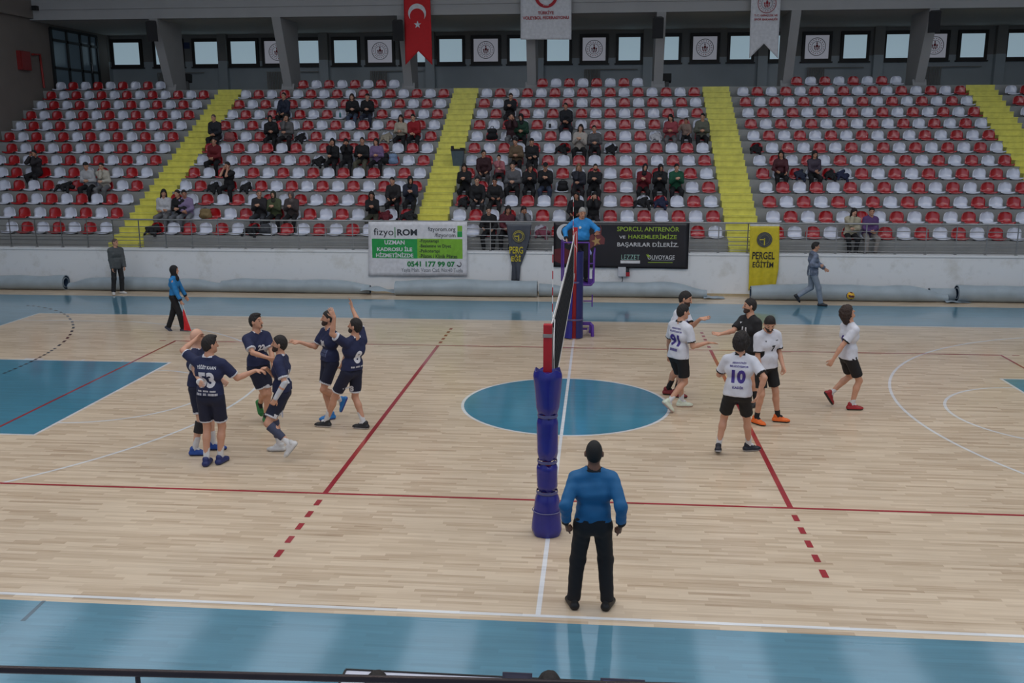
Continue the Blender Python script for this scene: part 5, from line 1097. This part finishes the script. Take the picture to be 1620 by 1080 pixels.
# heater-like floodlights standing behind the top row
for px, x, lab in ((293, 0, 'dark floodlight on a stub stand behind the first pier'), (1053, 0, 'dark floodlight on a stub stand behind the middle pier')):
    c = U(px, 123, y=23.6); r_ = empty('floodlight', (c[0], 23.6, ze(13)), 0, lab, 'floodlight', 'floodlights stored behind the top row')
    m = MB(); m.xprism([(23.45, c[2]-.12), (23.75, c[2]-.2), (23.8, c[2]+.14), (23.5, c[2]+.16)], c[0]-.24, c[0]+.22); m.build('lamp_head', SPK, r_)
    m = MB(); m.bar((c[0]+.06, 23.6, ze(13)), (c[0]+.06, 23.6, c[2]-.1), .14, .14); m.build('stand', M('stub_grey', (104, 104, 104), .6), r_)
# hose cabinet, pipe, sign and camera on the left
m = MB(); V = [U(px, py, x=XL+.17) for px, py in ((32, 80), (48, 82), (51, 111), (35, 110))]
y0_, y1_, z0_, z1_ = min(v[1] for v in V), max(v[1] for v in V), min(v[2] for v in V), max(v[2] for v in V)
hc_ = empty('hose_cabinet', (XL, (y0_+y1_)/2, z0_), 0, 'dark red fire hose cabinet on the left wall', 'fire hose cabinet'); m.box(XL, XL+.16, y0_, y1_, z0_, z1_); m.build('cabinet', M('cabinet_red', (132, 34, 34), .5), hc_)
m = MB(); m.box(XL+.16, XL+.175, y0_+.05, y1_-.05, z0_+.05, z1_-.05); m.build('door', M('cabinet_red_door', (140, 36, 36), .45), hc_)
P1, P2, P3 = U(51, 86, x=XL+.08), U(63, 86, x=XL+.08), U(70, 139, x=XL+.08)
m = MB(); m.tube([P1, P2, (P2+P3)/2, P3], .045, 8); o = m.build('red_pipe', M('pipe_red', (150, 44, 40), .5)); tag(o, 'red water pipe bending down beside the hose cabinet', 'pipe')
a = U(290, 77, y=YB-.02); b = U(299.5, 67, y=YB-.02); m = MB(); m.box(a[0], b[0], YB-.02, YB, a[2], b[2]); o = m.build('wall_sign', M('sign_blue', (52, 66, 104), .6)); tag(o, 'small blue notice on the wall behind the first pier', 'sign')
c = U(54.5, 12.5, y=21.0); m = MB(); m.box(c[0]-.09, c[0]+.09, 20.95, 21.15, c[2]-.08, c[2]+.08); o = m.build('wall_camera', SPK); tag(o, 'small dark camera box at the left end of the beam', 'camera')
# litter bin on the second stairs
k = 6; bx = U(725, 250, y=ye(6)+.25)[0]; zb_ = ze(6)+.006; yb2 = ye(6)+.19
bn = empty('litter_bin', (bx, yb2, zb_), 0, 'grey-green swing-top litter bin standing on the second yellow stairs', 'litter bin')
m = MB(); m.add([(bx+sx*w, yb2+sy*w*.8, zb_+z) for z, w in ((0, .15), (.50, .21)) for sx, sy in ((-1, -1), (1, -1), (1, 1), (-1, 1))], [(3, 2, 1, 0), (0, 1, 5, 4), (1, 2, 6, 5), (2, 3, 7, 6), (3, 0, 4, 7)]); m.build('body', M('bin_grey', (72, 88, 98), .5), bn)
m = MB(); m.add([(bx+sx*.22, yb2+sy*.175, zb_+z) for z in (.50, .56) for sx, sy in ((-1, -1), (1, -1), (1, 1), (-1, 1))], [(3, 2, 1, 0), (0, 1, 5, 4), (1, 2, 6, 5), (2, 3, 7, 6), (3, 0, 4, 7)]); m.box(bx-.22, bx-.15, yb2-.12, yb2+.1, zb_+.56, zb_+.66); m.box(bx+.08, bx+.2, yb2-.1, yb2+.1, zb_+.56, zb_+.60); m.build('rim', SPK, bn)
# ------------------------------------------------------------------ scorers' table at the bottom edge
TW = M('table_white', (204, 206, 220), .3); tx0, tx1 = U(547, 1063, z=.75)[0], U(1060, 1079, z=.75)[0]; ty0, ty1 = -10.45, -9.80
tb = empty('scorers_table', ((tx0+tx1)/2, -10.1, 0), 0, 'white scorers table at the very bottom edge', 'table')
m = MB(); m.box(tx0, tx1, ty0, ty1, .72, .75); m.build('table_top', TW, tb)
m = MB(); m.box(tx0-.01, tx1+.01, ty1, ty1+.015, .715, .757); m.box(tx0-.015, tx0, ty0, ty1, .715, .757); m.build('edge_strip', SPK, tb)
for x in (tx0+.06, tx1-.06):
    for y in (ty0+.06, ty1-.06): m = MB(); m.box(x-.02, x+.02, y-.02, y+.02, 0, .72); m.build('leg', MATS['brushed_steel'], tb)
LPD = M('laptop_dark', (66, 62, 78), .4); SCR = M('laptop_screen', (92, 92, 150), .3, emit=.5, var=.2)
def laptop(p0, p1, label, scr, zt=.86):
    a, b = U(p0, 1064, y=-9.92), U(p1, 1064, y=-9.92); x0, x1 = a[0], b[0]
    r_ = empty('laptop', ((x0+x1)/2, -10.0, .75), 0, label, 'laptop', 'devices on the scorers table')
    m = MB(); m.box(x0, x1, -10.2, -9.96, .752, .772); m.build('keyboard_base', LPD, r_)
    m = MB(); m.xprism([(-9.97, .77), (-9.955, .77), (-9.90, zt), (-9.915, zt+.005)], x0, x1); m.build('lid', LPD, r_)
    m = MB(); m.add([(x0+.02, -9.975, .785), (x1-.02, -9.975, .785), (x1-.02, -9.922, zt-.006), (x0+.02, -9.922, zt-.006)], [(0, 1, 2, 3)]); m.build('screen', scr, r_)
laptop(795, 842, 'dark laptop between the two scorers', LPD); laptop(950, 1021, 'laptop with a lilac screen beyond the second scorer', SCR, .85)
m = MB(); a, b = U(893, 1072, y=-9.95), U(938, 1072, y=-9.95); m.box(a[0], b[0], -10.15, -9.93, .752, .80)
for kx in np.linspace(a[0]+.03, b[0]-.03, 6): m.box(kx-.01, kx+.01, -10.1, -10.06, .80, .815)
o = m.build('scoring_console', LPD); tag(o, 'dark control console on the table beside the second scorer', 'console')
# ------------------------------------------------------------------ spectators on the stand
BK, DK, GY, NV = (22, 22, 26), (38, 34, 38), (104, 104, 106), (30, 36, 58)
seatpos = {}
def spect(px, k, topc, botc, hair, hairc, pose, label, kind='coat', skin='a', h=None, dx=0, lean=8, beard=False, face=0, hem=0, child=False):
    rg = random.Random(int(px*7+k)); y = ye(k); x = U(px, proj((0, y, ze(k)))[1], y=y)[0]; tread = ze(k)-HZ if k > 1 else 1.12
    nx = min((s for s in seats if s[0] == k), key=lambda s: abs(s[3]-x))[3]
    if abs(nx-x) < .17: x = nx
    h = h or rg.uniform(1.62, 1.78); S = h/1.8; hip = (x, y+.20, ze(k)+.165); b = np.array([x, y-.25, tread])
    th = -90+rg.uniform(-10, 10)+face; a = math.radians(th); F = np.array([math.cos(a), math.sin(a), 0]); R = np.array([F[1], -F[0], 0]); Z = np.array([0, 0, 1.])
    sp = rg.uniform(.08, .15); fz = np.array([x, y-.16+rg.uniform(-.08, .05), tread])
    if child: fz[2] = tread+.1
    RF = (fz+R*sp, th+rg.uniform(-25, 0)); LF = (fz-R*sp, th+rg.uniform(0, 25))
    H = np.array(hip); sh = H+Z*.5*S+F*(.51*S*math.sin(math.radians(lean)))
    kn = H+F*.36*S
    jt = lambda: np.array([rg.uniform(-.04, .04) for _ in range(3)])
    P = {'rest': (kn+R*.12+Z*.10+jt(), kn-R*.12+Z*.10+jt()) if rg.random() < .6 else (H+F*.30+R*.03+Z*.10+jt()*.5, H+F*.30-R*.03+Z*.13+jt()*.5), 'clap': (sh+F*.27+R*.035-Z*.17, sh+F*.27-R*.035-Z*.17), 'phone': (H+F*.28+R*.06+Z*.20, H+F*.28-R*.06+Z*.20), 'mouth': (sh+F*.13+R*.07+Z*.09, sh+F*.13-R*.07+Z*.09),
         'cross': (H+F*.22-R*.02+Z*.16, H+F*.22+R*.02+Z*.13), 'chin': (sh+F*.14+R*.02+Z*.07, H+F*.25-R*.02+Z*.18), 'up': (sh+F*.2+R*.16+Z*.02, kn-R*.09+Z*.09)}[pose]
    person(label, b, th, h, hip=hip, lean=(lean, rg.uniform(-4, 4)), tw=rg.uniform(-8, 8), head=(rg.uniform(-18, 18), rg.uniform(-14, 4), rg.uniform(-5, 5)), RH=P[0], LH=P[1], RP=R*.5-Z-F*.3, LP=-R*.5-Z-F*.3, RF=RF, LF=LF,
           KR=F*.8+Z+R*.25, KL=F*.8+Z-R*.25, res=.0145, skin=skin, hair=hair, hairc=hairc, top=(kind, topc), bot=('trousers', botc), shoes=(BK if rg.random() < .6 else (180, 180, 182), (150, 150, 150) if rg.random() < .5 else BK),
           beard=beard, group='spectators on the stand', fat=rg.uniform(0, .02), hemx=hem)
def coat(px, k, rgb, label, w=.42, seed=0, hang=.18, name='jacket', cat='jacket'):
    """a jacket dropped over a seat"""
    rg = np.random.default_rng(seed+int(px)); y = ye(k); x = U(px, proj((0, y, ze(k)))[1], y=y)[0]; c = np.array([x, y+.16, ze(k)+.15])
    g = Field([c+[-w*.7, -.2, -.35], c+[w*.7, .28, .3]], .1, .016)
    g.cone(c+[-w*.4, 0, 0], c+[w*.4, .04, -.01], .07, .075, .05); g.cone(c+[-w*.2, .12, .03], c+[w*.15, .18, .12], .08, .06, .06)
    g.cone(c+[w*.2, -.08, 0], c+[w*.30, -.2, -hang], .06, .04, .05); g.cone(c+[-w*.35, -.05, .0], c+[-w*.5, -.18, -hang*.7], .05, .03, .04); g.cone(c+[-w*.1, -.1, -.02], c+[w*.05, -.2, -hang*.5], .07, .04, .05)
    for i in range(4): g.ell(c+np.array([rg.uniform(-w*.4, w*.4), rg.uniform(-.05, .12), rg.uniform(.0, .07)]), (rg.uniform(.06, .11), .07, rg.uniform(.04, .06)), np.eye(3), .04)
    g.noise(.007, 34, seed+5); V, Q = g.surf(); me = mesh_obj(name, V, Q, cloth('fabric_%d_%d_%d' % rgb, rgb), None, None, True); tag(me, label, cat, 'clothes and bags left on the seats')
def bag(px, k, rgb, label, w=.30, hh=.38, strap=(24, 24, 26), kind='backpack'):
    y = ye(k); x = U(px, proj((0, y, ze(k)))[1], y=y)[0]; c = np.array([x, y+.15, ze(k)+.08+hh*.5]); r_ = empty(kind, (x, y+.15, ze(k)+.08), 0, label, 'bag', 'clothes and bags left on the seats')
    g = Field([c-[w*.6, .16, hh*.6], c+[w*.6, .16, hh*.6]], .06, .014); B = np.eye(3)
    g.cone(c+[-w*.28, 0, -hh*.3], c+[w*.28, 0, -hh*.3], .11, .11, .05); g.cone(c+[-w*.22, 0, hh*.22], c+[w*.22, 0, hh*.22], .095, .095, .06); g.cone(c+[-w*.2, -.07, -hh*.22], c+[w*.2, -.07, -hh*.22], .07, .07, .03); g.noise(.004, 30, int(px))
    skin_obj('bag_body', g, [cloth('fabric_%d_%d_%d' % rgb, rgb)], r_)
    m = MB(); t = c+[0, 0, hh*.5]; m.tube([t+[-.05, 0, -.02], t+[-.04, 0, .04], t+[.04, 0, .04], t+[.05, 0, -.02]], .012, 6); m.build('handle', M('strap_%d' % strap[0], strap, .7), r_)
    m = MB(); m.tube([c+[-w*.3, .1, hh*.35], c+[-w*.35, .15, 0], c+[-w*.3, .1, -hh*.35]], .016, 6); m.build('strap', M('strap_%d' % strap[0], strap, .7), r_)
    m = MB(); m.tube([c+[w*.3, .1, hh*.35], c+[w*.35, .15, 0], c+[w*.3, .1, -hh*.35]], .016, 6); m.build('strap', M('strap_%d' % strap[0], strap, .7), r_)
T = [
 (55, 5, DK, BK, 'short', 'dark', 'mouth', 'person in dark jacket with hands at chin, alone in the far left block', 'coat'),
 (133, 4, (176, 176, 180), BK, 'beanie', BK, 'phone', 'person in white hooded top and black beanie, far left block', 'hoodie'),
 (158, 4, (178, 172, 160), GY, 'short', 'dark', 'chin', 'person in cream fleece and grey trousers beside the black beanie', 'hoodie'),
 (356, 4, BK, BK, 'short', 'dark', 'mouth', 'man in black t-shirt shouting through cupped hands', 'tee'),
 (264, 2, (186, 186, 190), GY, 'long', 'black', 'cross', 'person in white print sweatshirt next to the first yellow stairs', 'hoodie'),
 (278, 2, BK, (96, 98, 104), 'short', 'dark', 'phone', 'person in black leaning between white and lilac tops', 'coat'),
 (294, 2, (134, 118, 152), (112, 114, 120), 'short', 'dark', 'rest', 'person in lilac hooded top near the first yellow stairs', 'hoodie'),
 (408, 2, DK, (52, 54, 60), 'shaved', 'shaved', 'clap', 'bald man in dark jacket, second row', 'coat'),
 (333, 8, (30, 32, 40), BK, 'shaved', 'shaved', 'rest', 'man in navy jacket at the edge of the first yellow stairs', 'coat'),
 (336, 6, (104, 22, 30), BK, 'short', 'dark', 'rest', 'person in dark red sweater at the edge of the first yellow stairs', 'hoodie'),
 (450, 10, (34, 40, 58), BK, 'short', 'dark', 'rest', 'man in open navy jacket over a grey shirt, high in the second block', 'coat'),
 (555, 10, BK, (66, 78, 98), 'long', 'brown', 'phone', 'woman in black with blue jeans, high in the second block', 'coat'),
 (577, 10, BK, (44, 50, 66), 'beanie', BK, 'phone', 'person in black hat beside the woman in blue jeans', 'coat'),
 (422.5, 8, BK, BK, 'hijab', BK, 'phone', 'person all in black beside the grey fleece coat', 'coat'),
 (446, 8, (96, 94, 94), DK, 'long', 'dark', 'chin', 'person in grey fleece coat beside the person all in black', 'coat'),
 (627, 8, (176, 166, 148), BK, 'long', 'dark', 'phone', 'woman in cream sweater beside the man in red jacket', 'long'),
 (652, 8, (150, 24, 34), BK, 'short', 'dark', 'rest', 'man in bright red jacket near the second yellow stairs', 'coat'),
 (527, 6, BK, BK, 'long', 'black', 'chin', 'woman in black, first of four friends in the sixth row', 'coat'),
 (545, 6, BK, BK, 'long', 'black', 'mouth', 'woman in black, second of four friends in the sixth row', 'coat'),
 (577, 6, BK, (84, 82, 68), 'bun', 'dark', 'phone', 'person in black top and olive trousers, sixth row', 'hoodie'),
 (591, 6, (122, 100, 138), BK, 'long', 'dark', 'phone', 'woman in lilac sweater between olive trousers and backpack', 'hoodie'),
 (805, 10, (26, 26, 32), DK, 'short', 'brown', 'clap', 'man in black jacket, highest spectator behind the net', 'coat'),
 (809, 8, (56, 30, 36), GY, 'short', 'dark', 'mouth', 'person in dark coat with grey trousers under the highest spectator', 'coat'),
 (823, 8, (26, 60, 44), BK, 'hijab', BK, 'phone', 'person in green jacket and black headscarf', 'coat'),
 (818, 6, (104, 86, 66), BK, 'short', 'dark', 'phone', 'person in tan and black jacket, sixth row behind the net', 'coat'),
 (841.5, 6, BK, BK, 'beanie', BK, 'cross', 'person in black jacket and black hat, sixth row behind the net', 'coat'),
 (895, 9, (24, 26, 32), (40, 42, 50), 'short', 'dark', 'rest', 'large man in black puffer jacket, alone in the ninth row', 'coat'),
 (917, 7, (176, 168, 160), BK, 'long', 'dark', 'clap', 'girl in white jacket beside the plaid shirt', 'coat'),
 (942, 7, (84, 82, 84), BK, 'short', 'dark', 'phone', 'person in black and white plaid shirt', 'long'),
 (1064, 8, (148, 64, 72), GY, 'long', 'black', 'phone', 'girl in coral jacket with long black hair', 'coat'),
 (1085, 8, (134, 112, 102), BK, 'bun', 'brown', 'up', 'small girl in beige top between coral and olive jackets', 'long'),
 (1112, 8, (96, 98, 86), BK, 'bun', 'dark', 'phone', 'person in olive jacket next to the third yellow stairs', 'coat'),
 (431, 2, (72, 80, 52), BK, 'hijab', (50, 50, 38), 'clap', 'woman in olive green headscarf and jacket, second row', 'coat'),
 (453, 2, (64, 56, 56), BK, 'hijab', (96, 86, 84), 'clap', 'woman in grey-brown headscarf, second row', 'coat'),
 (592, 2, BK, (62, 62, 50), 'long', 'dark', 'clap', 'woman in black with glasses above the green banner', 'long'),
 (620, 3, (34, 30, 32), BK, 'bun', 'dark', 'rest', 'woman in black with hair tied back, third row', 'coat'),
 (647, 3, (34, 38, 54), BK, 'hijab', BK, 'clap', 'person in navy print top and black hood beside the second yellow stairs', 'hoodie'),
 (762, 5, (52, 24, 30), (70, 66, 68), 'short', 'dark', 'rest', 'person in dark maroon jacket, fifth row', 'coat'),
 (736, 4, BK, BK, 'long', 'dark', 'clap', 'woman in black beside the second yellow stairs, fourth row', 'coat'),
 (794, 5, (174, 106, 112), BK, 'bun', 'black', 'chin', 'child in pink top with a dark bun', 'long'),
 (759, 3, BK, (44, 44, 48), 'short', 'black', 'rest', 'man in black sweater beside the orange shirt', 'hoodie'),
 (781, 3, (28, 26, 28), (38, 36, 36), 'short', 'dark', 'rest', 'man in open black jacket over an orange shirt', 'coat'),
 (806, 4, (92, 92, 96), BK, 'short', 'dark', 'phone', 'person in grey hooded top, fourth row behind the net', 'hoodie'),
 (779, 1, BK, BK, 'short', 'dark', 'rest', 'person in black in the front row between two banners', 'coat'),
 (797, 1, (84, 28, 40), BK, 'long', 'dark', 'rest', 'person in maroon jacket behind the grey banner', 'coat'),
 (836, 4, BK, BK, 'long', 'dark', 'clap', 'woman in black wearing a white face mask', 'coat'),
 (862.5, 4, BK, (50, 60, 82), 'cap', BK, 'clap', 'man in black cap, black jacket and blue jeans', 'coat'),
 (919, 4, (40, 42, 52), DK, 'long', 'blond', 'chin', 'woman with long light brown hair, fourth row', 'coat'),
 (941, 4, BK, BK, 'short', 'black', 'clap', 'man with moustache in black jacket, fourth row', 'coat'),
 (1019.5, 4, (112, 24, 36), BK, 'hijab', BK, 'clap', 'woman in red hooded jacket and black headscarf', 'hoodie'),
 (1045, 4, BK, BK, 'hijab', BK, 'clap', 'woman in black headscarf between red and green tops', 'coat'),
 (1072, 4, (20, 82, 58), BK, 'short', 'black', 'clap', 'young man in green track top', 'coat'),
 (914, 2, BK, BK, 'long', 'black', 'rest', 'woman with long black hair just left of the first referee', 'coat'),
 (941, 2, BK, DK, 'long', 'black', 'mouth', 'woman in black clapping right behind the first referee', 'coat'),
 (830, 1, (102, 102, 108), BK, 'long', 'dark', 'mouth', 'person in grey jacket above the grey banner', 'coat'),
 (1235, 5, (70, 24, 34), BK, 'long', 'black', 'rest', 'woman in maroon sweater, fifth row beyond the third stairs', 'long'),
 (1282, 5, (62, 52, 66), BK, 'long', 'dark', 'rest', 'woman in dark plaid shirt, fifth row beyond the third stairs', 'long'),
 (1349, 1, (172, 164, 142), BK, 'long', 'dark', 'chin', 'woman in cream fleece in the front row on the right', 'coat'),
 (1375, 1, (88, 62, 110), (142, 136, 132), 'short', 'dark', 'rest', 'person in purple jacket in the front row on the right', 'hoodie'),
]
for t in T:
    kw = {}
    if 'small girl' in t[7] or 'child' in t[7]: kw = dict(h=1.35, child=True)
    if 'moustache' in t[7]: kw = dict(beard=True)
    if 'friends' in t[7] or 'woman' in t[7]: kw.setdefault('h', 1.64)
    spect(t[0], t[1], t[2], t[3], t[4], t[5], t[6], t[7], t[8], skin=random.choice('aabc'), **kw)
for t in [(100, 4, BK, 'black coat thrown over seats, far left block', .6), (335, 4, BK, 'black jacket on the seat left of the shouting man', .3), (387, 4, BK, 'black jacket on the seat right of the shouting man', .3), (240, 1, BK, 'black coat on a front row red seat by the first stairs', .42), (396, 1, BK, 'dark coat hanging from a front row seat below the bald man', .5),
          (474, 8, BK, 'black scarf or coat on a white seat, eighth row', .3), (502, 6, BK, 'black jacket over a white seat, sixth row', .36), (608, 2, (96, 24, 36), 'dark red coat above the green banner', .4), (645, 2, BK, 'black and red coat pile by the second yellow stairs', .5), (889, 7, BK, 'black coat on seats, seventh row behind the net', .45), (967, 7, BK, 'black jacket on a white seat beside the plaid shirt', .3),
          (1018, 3, (20, 20, 24), 'large black coat spread over the third row', .6), (1046, 3, (26, 32, 62), 'navy coat beside the large black coat', .4), (1316, 5, BK, 'black jacket beside the woman in the plaid shirt', .36), (1335, 5, (30, 36, 66), 'navy jacket laid along a white seat', .36), (1197, 7, BK, 'black jacket over the first red seat past the third stairs', .36), (610, 8, (160, 150, 132), 'beige coat on a seat beside the cream sweater', .36),
          (1039, 8, (186, 186, 190), 'white coat on a seat beside the coral jacket', .36), (733, 3, BK, 'black bag lying on a red seat by the second stairs', .3), (858, 1, (120, 60, 78), 'pink and black jacket in the front row left of the black banner', .4), (1308 - 40, 5, (34, 40, 60), 'dark blue coat on the lap height seat beside the plaid shirt', .3)]:
    coat(t[0], t[1], t[2], t[3], t[4], seed=int(t[0]))
for t in [(323, 2, (126, 106, 70), 'tan backpack lying beside the lilac hooded top', .34, .26), (607, 6, BK, 'black backpack beside the lilac sweater', .26, .36), (621, 6, (122, 144, 176), 'light blue backpack beside the black backpack', .24, .34), (778, 8, BK, 'round black bag on a seat, eighth row behind the net', .34, .40), (890, 4, BK, 'black backpack on a white seat beside the blue jeans man', .28, .30), (418, 1, (60, 62, 68), 'grey bag in the front row below the green headscarf', .3, .26)]:
    bag(t[0], t[1], t[2], t[3], t[4], t[5])
# scorers at the bottom edge, seated on chairs below the near wall
for px, lab, hh_ in ((597, 'dark-haired scorer at the left end of the bottom table, only head top showing', 1.72), (870, 'dark-haired scorer beside the laptop at the bottom edge, only head top showing', 1.82)):
    c = U(px, 1066, z=1.30); x = c[0]; y = -10.86; S = hh_/1.8
    person(lab, (x, y+.2, 0), 90, hh_, hip=(x, y-.02, .53), lean=(10, 0), head=(0, -6, 0), RH=(x+.15, -10.38, .80), LH=(x-.15, -10.38, .80), RF=((x+.12, y+.42, 0), 90), LF=((x-.12, y+.42, 0), 90), KR=(0.1, .8, 1), KL=(-.1, .8, 1), res=.011, hair='short', top=('coat', (40, 40, 46)), bot=('trousers', BK), shoes=(BK, BK), group='scorers at the table')
    r_ = empty('folding_chair', (x, y, 0), 0, 'black folding chair under the %s scorer' % ('first' if px < 700 else 'second'), 'chair', 'scorers chairs')
    m = MB(); m.box(x-.2, x+.2, y-.22, y+.18, .42, .44); m.build('seat', SPK, r_); m = MB(); m.box(x-.2, x+.2, y-.27, y-.25, .62, .85); m.build('backrest', SPK, r_)
    for sx in (-1, 1):
        for sy, top in ((.16, .42), (-.26, .85)): m = MB(); m.bar((x+sx*.19, y+sy, 0), (x+sx*.19, y+sy, top), .022); m.build('leg', MATS['brushed_steel'], r_)

x = U(538, 181, y=ye(10)+.15)[0]; m = MB(); z = ze(10)+.08; m.lathe([(0, z), (.035, z), (.037, z+.13), (.03, z+.16), (.014, z+.18), (.014, z+.21), (0, z+.21)], x, ye(10)+.15, 16)
tag(m.build('water_bottle', M('bottle_teal', (60, 132, 136), .3)), 'teal water bottle on a white seat beside the woman in blue jeans', 'bottle')
x = U(870, 201, y=ye(9)+.3)[0]; m = MB(); m.box(x-.04, x+.04, ye(9)+.32, ye(9)+.335, ze(9)+.075, ze(9)+.22)
tag(m.build('mobile_phone', SPK), 'black phone propped on the white seat left of the large man', 'phone')
bag(361, 8, (150, 84, 84), 'red and white patterned bag beside the man in navy jacket', .34, .24)
